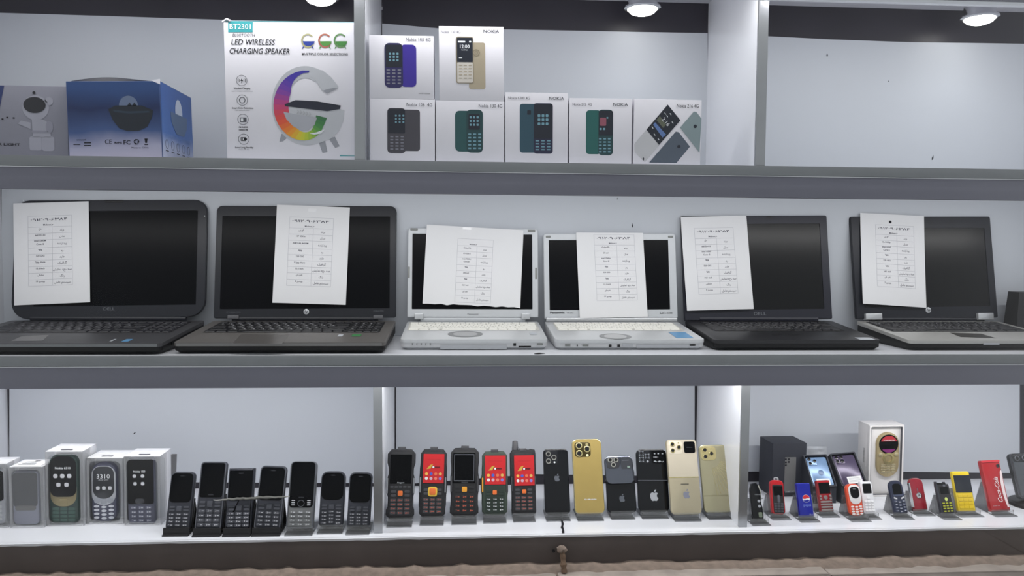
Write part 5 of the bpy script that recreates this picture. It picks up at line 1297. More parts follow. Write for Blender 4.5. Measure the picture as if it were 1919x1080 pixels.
def apple(ph, u, v, s, m, z=0.0004):
    """bitten fruit mark with a leaf"""
    pts = [(0, 0.30), (0.16, 0.40), (0.34, 0.36), (0.44, 0.26), (0.32, 0.12), (0.30, -0.06), (0.38, -0.20), (0.48, -0.25), (0.38, -0.46), (0.24, -0.60), (0.10, -0.57), (0, -0.54), (-0.10, -0.57), (-0.24, -0.60), (-0.38, -0.46), (-0.48, -0.20), (-0.50, 0.04), (-0.44, 0.24), (-0.32, 0.36), (-0.16, 0.40)]
    x0, y0 = u*ph.w, v*ph.h; g = G(); g.flat([(x0+a*s*ph.w, y0+b*s*ph.w) for a, b in pts], z)
    g.flat([(x0+a*s*ph.w, y0+b*s*ph.w) for a, b in ((0.0, 0.44), (0.20, 0.50), (0.26, 0.74), (0.08, 0.68), (0.0, 0.56))], z)
    return part('fruit_logo', g, m, ph.root)
def lens(ph, u, v, r, z=0.0008, t=0.0016, rim=None, parent=None):
    R = r*ph.w; x, y = u*ph.w, v*ph.h
    g = G(); g.lathe([(R, z-0.001), (R, z+t*0.8), (R*0.92, z+t), (R*0.72, z+t), (R*0.66, z+t*0.6)], x, y, 20); o = part('camera_ring', g, rim or m_lensrim, ph.root)
    g = G(); g.lathe([(R*0.68, z), (R*0.68, z+t*0.62), (R*0.3, z+t*0.72), (0.0001, z+t*0.74)], x, y, 16); part('camera_lens', g, m_lens, o)
def flash(ph, u, v, r, m=None, z=0.0010): ph.add('flash', circ(u*ph.w, v*ph.h, r*ph.w, n=12), m or m_inkw, z, 0.0004)
LE = 20
# black
ph = Phone('small glossy black smartphone with three cameras, back to the street', q((80, 243), (298, 241), (330, 818), (104, 820)), LE, 0.010, 0.009, (0.16,)*4, m_piano, group=GR3)
ph.add('camera_panel', ph.box(-0.44, 0.76, 0.08, 0.975, 0.1), mat('black_panel', (20, 22, 28), 0.2), 0.0003, 0.0006, b=0.0003)
for u, v in ((-0.30, 0.92), (-0.30, 0.81), (-0.08, 0.865)): lens(ph, u, v, 0.10)
flash(ph, -0.06, 0.79, 0.035); apple(ph, 0.02, 0.55, 0.22, m_appled)
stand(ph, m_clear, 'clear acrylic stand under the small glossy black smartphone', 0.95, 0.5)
# gold
ph = Phone('gold smartphone with three cameras and small white lettering', q((332, 155), (592, 152), (632, 815), (368, 820)), LE, 0.010, 0.009, (0.18,)*4, m_goldrim, group=GR3)
ph.add('back_panel', rr(ph.w-0.003, ph.h-0.003, 0.16*ph.w, 0, ph.h/2), m_goldb, 0.0002, 0.0003)
ph.add('camera_panel', ph.box(-0.42, 0.755, 0.12, 0.955, 0.1), m_goldcam, 0.0004, 0.0006, b=0.0003)
for u, v in ((-0.27, 0.905), (-0.27, 0.80), (0.0, 0.86)): lens(ph, u, v, 0.11, 0.0010, rim=m_goldrim)
flash(ph, 0.0, 0.925, 0.045, m_goldrim); flash(ph, 0.0, 0.775, 0.045, mat('pale_flash', (226, 220, 180), 0.3))
g = G(); g.text('G-Mobile', 0.03*ph.w, 0.185*ph.h, 0.0008, h=0.017*ph.h, w=0.40*ph.w, align='c', bold=0.02); part('brand_lettering', g, m_inkw, ph.root)
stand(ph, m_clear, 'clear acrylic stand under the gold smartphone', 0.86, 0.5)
# half open silver flip
ph = Phone('black folding smartphone with a mirror bright grey upper flap', q((628, 420), (882, 420), (915, 806), (655, 806)), LE, 0.010, 0.008, (0.1, 0.1, 0.16, 0.16), m_piano, group=GR3)
apple(ph, 0.02, 0.33, 0.20, m_appled)
F2 = Face(*q((618, 302), (862, 300), (900, 548), (640, 548)), y=ph.F.o.y+0.010, lean=LE+6)
LM = WM[ph.root.name].inverted() @ F2.M
m_mirror = mat('mirror_grey_flap', (104, 108, 118), 0.10, 0.9)
g = G(); g.prism(rr(F2.w, F2.h, 0.2*F2.w, 0, F2.h/2, 6), -0.007, 0, 0.002, 0.002); fl_ = part('upper_flap', g, m_mirror, ph.root, local=LM)
g = G(); g.prism(rr(0.44*F2.w, 0.40*F2.h, 0.1*F2.w, -0.21*F2.w, 0.74*F2.h), -0.0004, 0.0008, 0.0003); part('camera_panel', g, mat('grey_panel', (70, 70, 74), 0.3, 0.5), fl_)
for u, v in ((-0.30, 0.84), (-0.10, 0.84), (-0.20, 0.67)):
    g = G(); R = 0.085*F2.w; g.lathe([(R, 0), (R, 0.002), (R*0.7, 0.0022), (R*0.64, 0.0012), (0.0001, 0.0012)], u*F2.w, v*F2.h, 18); part('camera_ring', g, m_lensrim, fl_)
    g = G(); g.lathe([(R*0.62, 0.001), (R*0.6, 0.0016), (0.0001, 0.0017)], u*F2.w, v*F2.h, 14); part('camera_lens', g, m_lens, fl_)
g = G(); g.flat(rr(0.36*F2.w, 0.42*F2.h, 0.05*F2.w, 0.26*F2.w, 0.72*F2.h), 0.0003); part('cover_display', g, mat('dark_cover_display', (54, 56, 62), 0.2), fl_)
g = G(); g.flat(rr(0.24*F2.w, 0.02*F2.h, 0.0004, 0.24*F2.w, 0.82*F2.h), 0.0005); part('display_line', g, m_rim, fl_)
g = G(); g.flat(rr(0.10*F2.w, 0.07*F2.h, 0.0004, 0.33*F2.w, 0.58*F2.h), 0.0005); part('display_icon', g, mat('green_grey_icon', (120, 140, 128), 0.4), fl_)
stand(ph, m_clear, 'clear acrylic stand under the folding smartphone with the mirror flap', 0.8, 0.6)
# black flip
ph = Phone('glossy black folding smartphone with silver logo and patterned cameras', q((902, 244), (1166, 244), (1202, 800), (926, 800)), LE, 0.010, 0.009, (0.18,)*4, m_piano, group=GR3)
ph.add('camera_panel', ph.box(-0.46, 0.77, -0.04, 0.975, 0.08), mat('black_panel', (20, 22, 28), 0.2), 0.0003, 0.0006, b=0.0003)
ph.add('cover_display', ph.box(0.02, 0.77, 0.46, 0.975, 0.05), m_dscreen, 0.0003, 0.0005)
for u, v in ((-0.34, 0.93), (-0.34, 0.83), (-0.15, 0.885)):
    lens(ph, u, v, 0.075, rim=m_appled)
    for k in range(4): ph.add('sparkle', circ(u*ph.w+0.09*ph.w*math.cos(0.8+1.57*k), v*ph.h+0.09*ph.w*math.sin(0.8+1.57*k), 0.018*ph.w, n=6), m_apple, 0.0012)
flash(ph, -0.14, 0.80, 0.035, m_apple)
g = G(); g.text('081', 0.13*ph.w, 0.855*ph.h, 0.0010, h=0.028*ph.h, w=0.15*ph.w, align='c'); part('display_digits', g, m_apple, ph.root)
for k, u in enumerate((0.10, 0.22, 0.36)): ph.add('display_icon', rr(0.05*ph.w, 0.016*ph.h, 0.0004, u*ph.w, 0.925*ph.h), m_apple, 0.0010)
g = G(); v = []; f = []
for k in range(13): v += [((0.06+0.027*k)*ph.w, (0.79+0.006*math.sin(k*1.7))*ph.h, 0.001), ((0.06+0.027*k)*ph.w, (0.805+0.010*math.sin(k*1.1))*ph.h, 0.001)]
for k in range(12): f.append((2*k, 2*k+2, 2*k+3, 2*k+1))
g.add(v, f); part('display_wave', g, m_apple, ph.root)
g = G(); g.box(-ph.w/2+0.001, ph.w/2-0.001, 0.496*ph.h, 0.504*ph.h, -0.006, 0.0006); part('fold_hinge', g, m_rim, ph.root)
apple(ph, 0.02, 0.255, 0.27, m_apple)
stand(ph, m_clear, 'clear acrylic stand under the folding smartphone with silver logo', 0.84, 0.5)
# cream flip
ph = Phone('cream and champagne folding smartphone with a square cover display', q((1164, 161), (1424, 159), (1490, 820), (1214, 822)), LE, 0.010, 0.009, (0.12, 0.12, 0.16, 0.16), m_beige, group=GR3)
ph.add('upper_panel', rr(ph.w-0.002, 0.505*ph.h, (0.1*ph.w, 0.1*ph.w, 0.02*ph.w, 0.02*ph.w), 0, 0.745*ph.h), m_creamb, 0.0002, 0.0004)
ph.add('camera_panel', ph.box(-0.44, 0.80, 0.02, 0.98, 0.09), mat('cream_panel', (222, 212, 192), 0.3), 0.0005, 0.0006, b=0.0003)
for u, v in ((-0.31, 0.935), (-0.31, 0.85), (-0.10, 0.893)): lens(ph, u, v, 0.075, 0.001, rim=m_goldrim)
flash(ph, -0.10, 0.955, 0.025, m_goldrim)
ph.add('cover_display', ph.box(0.07, 0.815, 0.44, 0.97, 0.06), m_dscreen, 0.0006, 0.0005, b=0.0002)
g = G(); g.text('iPhone', 0.25*ph.w, 0.885*ph.h, 0.0013, h=0.012*ph.h, w=0.18*ph.w, align='c'); part('display_text', g, m_rim, ph.root)
g = G(); g.tube([(-ph.w/2+0.001, 0.493*ph.h, -0.001), (ph.w/2-0.001, 0.493*ph.h, -0.001)], 0.0018, 8); part('fold_hinge', g, m_goldrim, ph.root)
ph.add('slot', ph.box(-0.13, 0.396, 0.14, 0.405, 0.01), m_ink, 0.0003); apple(ph, 0.04, 0.265, 0.22, m_appleb)
stand(ph, m_clear, 'clear acrylic stand under the cream folding smartphone', 0.85, 0.5)
# pale gold with engraved rays
ph = Phone('pale gold smartphone with engraved rays, beside the white divider', q((1448, 206), (1690, 203), (1757, 805), (1508, 806)), LE, 0.010, 0.009, (0.17,)*4, m_pgold, group=GR3)
ph.add('camera_panel', ph.box(-0.46, 0.765, 0.10, 0.975, 0.14), m_goldrim, 0.0003, 0.0006, b=0.0003)
for u, v in ((-0.30, 0.92), (-0.30, 0.82), (-0.07, 0.865)): lens(ph, u, v, 0.09, rim=m_goldrim)
flash(ph, -0.07, 0.94, 0.03, m_goldrim)
for k in range(12):
    a = math.radians(-18-6.0*k); L0, L1 = 0.35*ph.w, 0.85*ph.w+0.02*k*ph.w
    g = G(); x0, y0 = -0.12*ph.w, 0.80*ph.h; nx, ny = -math.sin(a)*0.0003, math.cos(a)*0.0003
    x1 = min(x0+L1*math.cos(a)*1.2, 0.45*ph.w); tt = (x1-x0)/math.cos(a)
    g.flat([(x0+L0*math.cos(a)+nx, y0+L0*math.sin(a)+ny), (x0+L0*math.cos(a)-nx, y0+L0*math.sin(a)-ny), (x0+tt*math.cos(a)-nx, y0+tt*math.sin(a)-ny), (x0+tt*math.cos(a)+nx, y0+tt*math.sin(a)+ny)], 0.0003); part('engraved_ray', g, m_goldrim, ph.root)
ph.add('seam_line', ph.box(-0.49, 0.246, 0.49, 0.250, 0.002), mat('gold_seam', (120, 112, 74), 0.4), 0.0003)
stand(ph, m_clear, 'clear acrylic stand under the pale gold smartphone', 0.8, 0.5)
# ================================================================== right compartment of the bottom shelf
# black smartphone carton
F = Face((1449, 832), (1511, 831), (1510, 931), (1446, 931), z=Z1+0.0003, yaw=3)
root = empty('smartphone_box', F.M, 'tall matt black box printed with a grey smartphone', 'box')
m_mblack = mat('matt_black_card', (46, 48, 56), 0.6, spec=0.3)
g = G(); g.box(-F.w/2, F.w/2, 0, F.h, -0.062, 0, 0.0008); part('box_body', g, m_mblack, root)
g = G(); g.flat(F.R(1469, 857, 1492, 921, 1), 0.0004); part('printed_phone', g, mat('grey_phone_print', (104, 104, 104), 0.45), root)
for x, y in ((1472.5, 861), (1472.5, 867), (1472.5, 872), (1478, 861), (1478, 866)):
    g = G(); g.flat(F.C(x, y, 1.9, n=10), 0.0007); part('printed_lens', g, m_ink, root)
g = G(); F.T(g, 'SAMSUNG', 1471, 923.5, 1489, 0.0006, hpx=3, bold=0.02); part('printed_text', g, m_inkl, root)
# two open boxes leaning back with phones in them
def tray(label, C, lean, y):
    F = Face(*C, y=y, lean=lean)
    root = empty('open_box', F.M, label, 'box')
    w, h = F.w, F.h
    g = G(); g.prism(rr(w, h, 0.002, 0, h/2), -0.016, -0.011, 0.0005); part('box_bottom', g, m_mblack, root)
    g = G(); frame_ring(g, rr(w, h, 0.002, 0, h/2), rr(w-0.005, h-0.005, 0.002, 0, h/2), -0.012, 0.0006); part('box_wall', g, m_mblack, root)
    # prop wedge below, down to the shelf
    g = G(); o = F.o; Mi = F.M.inverted()
    def sh_(x, dy): return Mi @ (F.M @ Vector((x, 0, -0.016)) + Vector((0, dy, 0)))
    b0 = F.M @ Vector((0, h, -0.016)); pts = []
    for sx in (-1, 1):
        lo = F.M @ Vector((sx*w/2, 0, -0.003)); hi = F.M @ Vector((sx*w/2, h*0.92, -0.016))
        for P in (lo, hi, Vector((hi.x, hi.y, Z1+0.0005)), Vector((lo.x, lo.y, Z1+0.0005))): pts.append(Mi @ P)
    g.add(pts, [(0, 1, 2, 3), (7, 6, 5, 4), (0, 4, 5, 1), (1, 5, 6, 2), (3, 2, 6, 7), (0, 3, 7, 4)]); part('box_lid_below', g, m_mblack, root)
    return F, root
def boxed_smart(label, F0, m, short, lab_px, cams):
    w, h = F0.w*0.86, F0.h*0.90
    root = empty('smartphone', F0.M @ Matrix.Translation((0, F0.h*0.03, -0.001)), label, 'phone')
    g = G(); g.prism(rr(w, h, 0.1*w, 0, h/2), -0.009, 0.0, 0.002, 0.001); part('body', g, m, root)
    g = G(); g.prism(rr(0.44*w, 0.26*h, 0.08*w, -0.24*w, 0.83*h), 0, 0.001, 0.0004); cp = part('camera_panel', g, m, root)
    for u, v in cams:
        g = G(); g.lathe([(0.075*w, 0.0006), (0.075*w, 0.0024), (0.05*w, 0.0026), (0.0001, 0.0024)], u*w, v*h, 16); part('camera_lens', g, m_lens, root)
    a, b, c, d = lab_px
    g = G(); g.flat(rr((c-a)*w, (d-b)*h, 0.001, (a+c)/2*w, (b+d)/2*h), 0.0004); lb = part('paper_label', g, mat('label_paper', (236, 236, 236), 0.6), root)
    g = G()
    for i in range(4): g.flat(rr((c-a)*w*0.8, (d-b)*h*0.05, 0.0001, (a+c)/2*w, (b+(d-b)*(0.25+0.17*i))*h), 0.0006)
    part('label_print', g, m_inkl, lb)
    return root, w, h
F0, r0 = tray('open dark box leaning back with a blue smartphone in it', ((1506, 853), (1547, 852), (1571, 912), (1522, 913)), 40, 0.135)
rt, w, h = boxed_smart('sky blue smartphone with three cameras and a white label, in an open box', F0, mat('sky_blue_back', (118, 148, 184), 0.25, 0.2), 'blue', (-0.30, 0.02, 0.34, 0.24), ((-0.36, 0.92), (-0.36, 0.77), (-0.12, 0.85)))
g = G(); g.lathe([(0.001, 0), (0.14*w, 0.0002), (0.12*w, 0.0004), (0.0001, 0.0004)], 0.04*w, 0.45*h, 20); part('round_logo', g, mat('deep_blue_logo', (96, 122, 160), 0.3), rt)
F1_, r1 = tray('open black box leaning back with a violet smartphone in it', ((1554, 850), (1600, 848), (1628, 908), (1578, 911)), 40, 0.135)
rt, w, h = boxed_smart('dark violet smartphone with a white label, in an open black box', F1_, mat('violet_back', (76, 66, 92), 0.22, 0.2), 'violet', (-0.22, 0.03, 0.42, 0.26), ((-0.36, 0.92), (-0.36, 0.79), (-0.14, 0.92), (-0.14, 0.79)))
# loose clear wrap standing above the blue phone
g = G(); v = []; f = []; random.seed(5)
for i in range(7):
    for j in range(5): p = hit_y(1513+6*i, 837+5*j, 0.20+0.008*random.random()); v.append(p)
for i in range(6):
    for j in range(4): a = i*5+j; f.append((a, a+1, a+6, a+5))
g.add(v, f); single('plastic_wrap', g, m_frost, 'crumpled cloudy plastic wrap behind the sky blue smartphone', 'wrap')
# white box with the round headed gold phone
F = Face((1629, 797), (1694, 797), (1692, 931), (1628, 931), z=Z1+0.0003)
root = empty('display_box', F.M, 'white open fronted box holding a round headed gold phone', 'box')
w, h = F.w, F.h; m_wb = mat('white_box_card', (224, 221, 220), 0.4)
g = G(); g.box(-w/2, w/2, 0, h, -0.045, -0.006, 0.0006); part('box_body', g, m_wb, root)
g = G(); frame_ring(g, rr(w, h, 0.0015, 0, h/2), rr(w-0.007, h-0.008, 0.002, 0, h/2), -0.008, 0.0); part('box_rim', g, m_wb, root)
g = G(); frame_ring(g, rr(w-0.0068, h-0.0078, 0.002, 0, h/2), rr(w-0.0078, h-0.0088, 0.002, 0, h/2), -0.008, 0.0002); part('rim_line', g, m_inkg, root)
g = G(); g.text('STAR MOBILE', 0, 0, 0, h=0.004, w=0.030); part('side_text', g, m_ink, root, local=Matrix.Translation((-w/2-0.0003, h*0.45, -0.018)) @ Matrix.Rotation(-math.pi/2, 4, 'Y') @ Matrix.Rotation(math.pi/2, 4, 'Z'))
ph = Phone('gold phone with a round red and black screen, set in the white box', ((1644, 811), (1685, 811), (1685, 894), (1643, 895)), 0, 0.0, 0.008, (0.5, 0.5, 0.5, 0.5), mat('antique_gold', (176, 160, 122), 0.3, 0.45), y=F.o.y-0.0005, group='phones in boxes')
ph.add('screen', circ(0.01*ph.w, 0.74*ph.h, 0.43*ph.w, n=28), m_dscreen, 0.0004, 0.0010, b=0.0003)
ph.add('screen_picture', circ(0.01*ph.w, 0.74*ph.h, 0.38*ph.w, n=18, a0=20, a1=160), mat('red_picture', (176, 40, 52), 0.3), 0.0016)
ph.add('screen_picture', circ(0.01*ph.w, 0.74*ph.h, 0.37*ph.w, n=18, a0=215, a1=325), mat('violet_picture', (120, 36, 104), 0.3), 0.0016)
g = G(); g.text('STAR.MOBI', 0.01*ph.w, 0.82*ph.h, 0.0019, h=0.025*ph.h, w=0.5*ph.w, align='c', bold=0.02); part('screen_text', g, m_inkw, ph.root)
m_gkey = mat('gold_key', (206, 194, 158), 0.2, 0.6)
for u in (-0.34, 0.36): ph.add('soft_key', circ(u*ph.w, 0.51*ph.h, 0.10*ph.w, n=14), m_gkey, 0.0006, 0.0012, b=0.0004)
g = G(); frame_ring(g, circ(0.02*ph.w, 0.42*ph.h, 0.26*ph.w, 0.26*ph.w, 22), circ(0.02*ph.w, 0.42*ph.h, 0.16*ph.w, 0.16*ph.w, 22), 0.0002, 0.0016); part('navigation_ring', g, m_goldrim, ph.root)
ph.keys(-0.34, 0.09, 0.36, 0.31, 4, 3, m_gkey, fx=0.84, fy=0.74)
p = hit_z(1660, 918, Z1)
g = G(); g.lathe([(0.001, 0.0), (0.010, 0.001), (0.0135, 0.007), (0.0145, 0.014), (0.012, 0.022), (0.006, 0.0265), (0.0005, 0.028)], 0, 0, 20)
root = empty('dark_ball', Matrix.Translation((p.x, p.y-0.004, Z1+0.0003)), 'dark round knob in front of the white open fronted box', 'knob')
part('ball', g, mat('smoky_ball', (44, 46, 58), 0.2), root)
g = G(); g.tube([(0, 0, 0.026), (0.001, 0, 0.032)], [0.004, 0.003], 8); part('stem', g, m_rim, root)

# ------------------------------------------------------------------ miniature phones on clear stands
GR4 = 'miniature phones on clear stands'
def mini(label, short, C, m, r=(0.2,)*4, t=0.010, outline=None, lift=0.006, lean=20, wide=1.35, **k):
    ph = Phone(label, C, lean, lift, t, r, m, outline=outline, group=GR4, name='mini_phone', **k)
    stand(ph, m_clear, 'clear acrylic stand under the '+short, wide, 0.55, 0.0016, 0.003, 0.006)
    return ph
# key fob shaped black phone beside the divider
ph = mini('black car key shaped mini phone with silver edge, beside the divider', 'black car key shaped mini phone', ((1406, 905), (1424, 905), (1434, 974), (1410, 975)), m_piano, outline=[(-0.44, 0), (0.44, 0), (0.5, 0.08), (0.48, 0.3), (0.40, 0.5), (0.46, 0.72), (0.34, 0.92), (0.1, 1.0), (-0.3, 0.98), (-0.5, 0.8), (-0.5, 0.1)], wide=1.6)
ph.add('silver_edge', [(0.30*ph.w, 0.93*ph.h), (0.46*ph.w, 0.74*ph.h), (0.41*ph.w, 0.55*ph.h), (0.36*ph.w, 0.6*ph.h), (0.38*ph.w, 0.74*ph.h), (0.2*ph.w, 0.92*ph.h)], m_lensrim, 0.0003, 0.0008)
for v in (0.50, 0.36): ph.add('button', circ(0.16*ph.w, v*ph.h, 0.12*ph.w, n=12), m_apple, 0.0004, 0.0008)
ph.add('crest', ph.box(0.02, 0.06, 0.34, 0.20, 0.06), mat('greenish_crest', (120, 130, 112), 0.4), 0.0004, 0.0004)
g = G(); g.text('PORSCHE', 0.12*ph.w, 0.66*ph.h, 0.0006, h=0.03*ph.h, w=0.5*ph.w, align='c'); part('brand_lettering', g, m_apple, ph.root)
# red rimmed
m_mred = mat('glossy_red', (186, 24, 34), 0.2); m_mdark = mat('mini_dark_face', (34, 30, 34), 0.3)
ph = mini('red rimmed mini phone with dark face and key ring loop', 'red rimmed mini phone', ((1443, 900), (1471, 900), (1470, 964), (1447, 965)), m_mred, (0.3, 0.3, 0.25, 0.25))
ph.add('face_panel', ph.box(-0.36, 0.04, 0.40, 0.86, 0.12), m_mdark, 0.0003, 0.0006, b=0.0002); ph.add('screen', ph.box(-0.30, 0.54, 0.34, 0.82, 0.04), m_dscreen, 0.0009, 0.0003)
ph.add('navigation_key', ph.box(-0.06, 0.34, 0.14, 0.56, 0.08), m_rim, 0.0010, 0.0006, b=0.0002); ph.keys(-0.34, 0.06, 0.38, 0.34, 4, 3, m_dkkey, z=0.0009, t=0.0005)
g = G(); frame_ring(g, circ(0.02*ph.w, 1.03*ph.h, 0.18*ph.w, 0.14*ph.w, 14), circ(0.02*ph.w, 1.03*ph.h, 0.10*ph.w, 0.07*ph.w, 14), -0.006, -0.003); part('ring_loop', g, m_ltgrey, ph.root)
# blue cola can phone
m_mblue = mat('can_blue', (24, 34, 150), 0.22, 0.1)
ph = mini('blue mini phone with a round red white and blue emblem', 'blue mini phone', ((1492, 906), (1518, 905), (1526, 968), (1499, 969)), m_mblue, (0.10, 0.10, 0.05, 0.05))
c = (0.08*ph.w, 0.53*ph.h); R = 0.26*ph.w
ph.add('emblem', circ(c[0], c[1], R, n=26), m_inkw, 0.0003)
g = G(); up = [(c[0]+R*0.94*math.cos(math.radians(a)), c[1]+R*0.94*math.sin(math.radians(a))) for a in range(-5, 190, 13)]
g.flat([(c[0]-R*0.9, c[1]+R*0.02), (c[0]-R*0.3, c[1]-R*0.10), (c[0]+R*0.2, c[1]+R*0.12)]+up[1:-1], 0.0005); part('emblem_red', g, mat('emblem_red', (206, 32, 44), 0.3), ph.root)
g = G(); dn = [(c[0]+R*0.94*math.cos(math.radians(a)), c[1]+R*0.94*math.sin(math.radians(a))) for a in range(205, 340, 13)]
g.flat(dn+[(c[0]+R*0.3, c[1]-R*0.25), (c[0]-R*0.3, c[1]-R*0.42)], 0.0005); part('emblem_blue', g, m_mblue, ph.root)
g = G(); g.text('pepsi', 0.10*ph.w, 0.30*ph.h, 0.0004, h=0.085*ph.h, w=0.52*ph.w, align='c', bold=0.01); part('brand_lettering', g, mat('pale_blue_lettering', (110, 130, 210), 0.4), ph.root)
g = G(); g.text('330 ml', 0.28*ph.w, 0.05*ph.h, 0.0004, h=0.03*ph.h, w=0.26*ph.w, align='c'); part('small_print', g, m_inkl, ph.root)
# red with silver keys
ph = mini('dark red mini phone with rows of silver bar keys', 'dark red mini phone with silver keys', ((1529, 901), (1554, 900), (1563, 959), (1538, 960)), mat('dark_red_shell', (142, 22, 32), 0.25), (0.12, 0.12, 0.05, 0.05))
ph.add('red_top', ph.box(-0.48, 0.93, 0.48, 0.99, 0.08), m_mred, 0.0003, 0.0006); ph.add('screen', ph.box(-0.36, 0.58, 0.44, 0.92, 0.03), m_dscreen, 0.0003, 0.0005)
m_silk = mat('silver_bar_key', (150, 140, 138), 0.3, 0.5)
ph.add('navigation_key', circ(0.02*ph.w, 0.45*ph.h, 0.15*ph.w, n=16), m_silk, 0.0004, 0.0012, b=0.0004)
for u, v in ((-0.34, 0.50), (0.38, 0.50), (-0.34, 0.41), (0.38, 0.41)): ph.add('soft_key', circ(u*ph.w, v*ph.h, 0.08*ph.w, n=10), m_silk, 0.0004, 0.0008)
ph.keys(-0.42, 0.02, 0.46, 0.36, 4, 1, m_silk, fx=0.96, fy=0.7)
# orange and white rounded
ph = mini('orange and white mini phone with oval keys', 'orange and white mini phone', ((1584, 908), (1610, 906), (1621, 967), (1594, 968)), mat('orange_red_shell', (222, 82, 52), 0.3), (0.35, 0.35, 0.4, 0.4))
ph.add('faceplate', rr(0.80*ph.w, 0.60*ph.h, (0.3*ph.w, 0.3*ph.w, 0.38*ph.w, 0.38*ph.w), 0.04*ph.w, 0.66*ph.h), mat('white_faceplate', (226, 224, 224), 0.3), 0.0003, 0.0008, b=0.0003)
ph.add('screen', rr(0.62*ph.w, 0.36*ph.h, (0.2*ph.w, 0.2*ph.w, 0.3*ph.w, 0.3*ph.w), 0.05*ph.w, 0.72*ph.h), m_dscreen, 0.0011, 0.0003)
g = G(); g.text('9:41', 0.05*ph.w, 0.82*ph.h, 0.0016, h=0.03*ph.h, w=0.2*ph.w, align='c'); part('screen_digits', g, m_inkl, ph.root)
ph.keys(-0.40, 0.03, 0.44, 0.33, 4, 3, mat('white_oval_key', (230, 222, 220), 0.35), fx=0.8, fy=0.76, round_=True, t=0.0008, arc=0.2)
# white
m_mwhite = mat('white_shell', (226, 226, 230), 0.3)
ph = mini('plain white mini phone with white keys', 'plain white mini phone', ((1611, 903), (1634, 902), (1642, 963), (1619, 964)), m_mwhite, (0.16, 0.16, 0.12, 0.12), wide=1.2)
ph.add('screen', ph.box(-0.30, 0.63, 0.36, 0.93, 0.06), m_dscreen, 0.0003, 0.0005)
ph.keys(-0.38, 0.06, 0.42, 0.42, 4, 3, mat('white_key', (238, 238, 240), 0.35), fx=0.8, fy=0.7, t=0.0008)
ph.add('navigation_key', ph.box(-0.10, 0.46, 0.14, 0.56, 0.06), mat('white_key', (238, 238, 240), 0.35), 0.0003, 0.0008)
# navy
ph = mini('navy blue mini phone with sweeping silver legends', 'navy blue mini phone', ((1664, 902), (1690, 899), (1702, 963), (1677, 964)), mat('navy_shell', (36, 42, 66), 0.28), (0.42, 0.42, 0.12, 0.12), yaw=-6)
ph.add('screen', rr(0.62*ph.w, 0.32*ph.h, (0.22*ph.w, 0.22*ph.w, 0.08*ph.w, 0.08*ph.w), 0.02*ph.w, 0.74*ph.h), m_dscreen, 0.0003, 0.0005)
ph.add('screen_bezel', ph.box(-0.34, 0.52, 0.40, 0.57, 0.05), mat('slate_bezel', (70, 78, 104), 0.3), 0.0003, 0.0006)
ph.keys(-0.40, 0.05, 0.46, 0.42, 4, 3, mat('navy_key', (58, 66, 92), 0.3), fx=0.86, fy=0.72, legend=NUM, lm=m_legend, arc=0.3)
for s_ in (-1, 1): ph.add('call_key', [((0.04+s_*0.14)*ph.w, 0.47*ph.h), ((0.04+s_*0.36)*ph.w, 0.51*ph.h), ((0.04+s_*0.36)*ph.w, 0.46*ph.h), ((0.04+s_*0.16)*ph.w, 0.43*ph.h)][::s_], m_legend, 0.0004, 0.0005)
# dark red key fob
ph = mini('dark red car key shaped mini phone with a round chrome badge', 'dark red car key shaped mini phone', ((1704, 897), (1729, 895), (1739, 956), (1714, 958)), mat('wine_red', (140, 28, 44), 0.22), (0.4, 0.4, 0.08, 0.08), t=0.012)
ph.add('chrome_side', ph.box(-0.56, 0.10, -0.44, 0.86, 0.05), m_chrome, -0.006, 0.005)
g = G(); g.lathe([(0.20*ph.w, 0), (0.20*ph.w, 0.0012), (0.15*ph.w, 0.0016), (0.14*ph.w, 0.0008), (0.0001, 0.0008)], 0.0, 0.46*ph.h, 22); bd = part('badge', g, m_chrome, ph.root)
for k in range(3):
    a = math.radians(90+120*k); g = G(); x, y = 0.0, 0.46*ph.h; rr0 = 0.10*ph.w
    g.flat([(x+rr0*math.cos(a), y+rr0*math.sin(a)), (x+rr0*0.5*math.cos(a+0.6), y+rr0*0.5*math.sin(a+0.6)), (x, y), (x+rr0*0.5*math.cos(a-0.6), y+rr0*0.5*math.sin(a-0.6))], 0.0012); part('badge_diamond', g, m_ink, bd)
ph.add('badge_line', ph.box(-0.06, 0.56, -0.01, 0.68, 0.01), m_rim, 0.0004)
# black with yellow keys
m_yel = mat('bright_yellow', (230, 200, 30), 0.35); m_yell = mat('lime_yellow_key', (176, 182, 52), 0.4)
ph = mini('black mini phone with yellow keys and stub corners', 'black mini phone with yellow keys', ((1754, 905), (1778, 902), (1789, 963), (1764, 965)), m_dkphone, outline=[(-0.48, 0), (0.48, 0), (0.5, 0.05), (0.5, 0.88), (0.46, 0.93), (0.30, 0.94), (0.28, 1.0), (0.16, 1.0), (0.14, 0.95), (-0.30, 0.95), (-0.32, 1.02), (-0.46, 1.02), (-0.5, 0.9), (-0.5, 0.05)], yaw=-4)
ph.add('face_panel', ph.box(-0.36, 0.04, 0.42, 0.90, 0.06), m_mdark, 0.0003, 0.0005); ph.add('screen', ph.box(-0.28, 0.62, 0.34, 0.84, 0.03), m_dscreen, 0.0007, 0.0004)
g = G(); g.lathe([(0.10*ph.w, 0.0006), (0.09*ph.w, 0.0018), (0.0001, 0.0020)], 0.08*ph.w, 0.88*ph.h, 12); part('speaker_dot', g, m_rim, ph.root)
ph.add('navigation_key', circ(0.03*ph.w, 0.46*ph.h, 0.10*ph.w, 0.06*ph.h, 12), mat('lime_nav', (206, 220, 120), 0.4), 0.0009, 0.0008)
ph.keys(-0.34, 0.05, 0.42, 0.38, 4, 3, m_yell, z=0.0008, fx=0.66, fy=0.5)
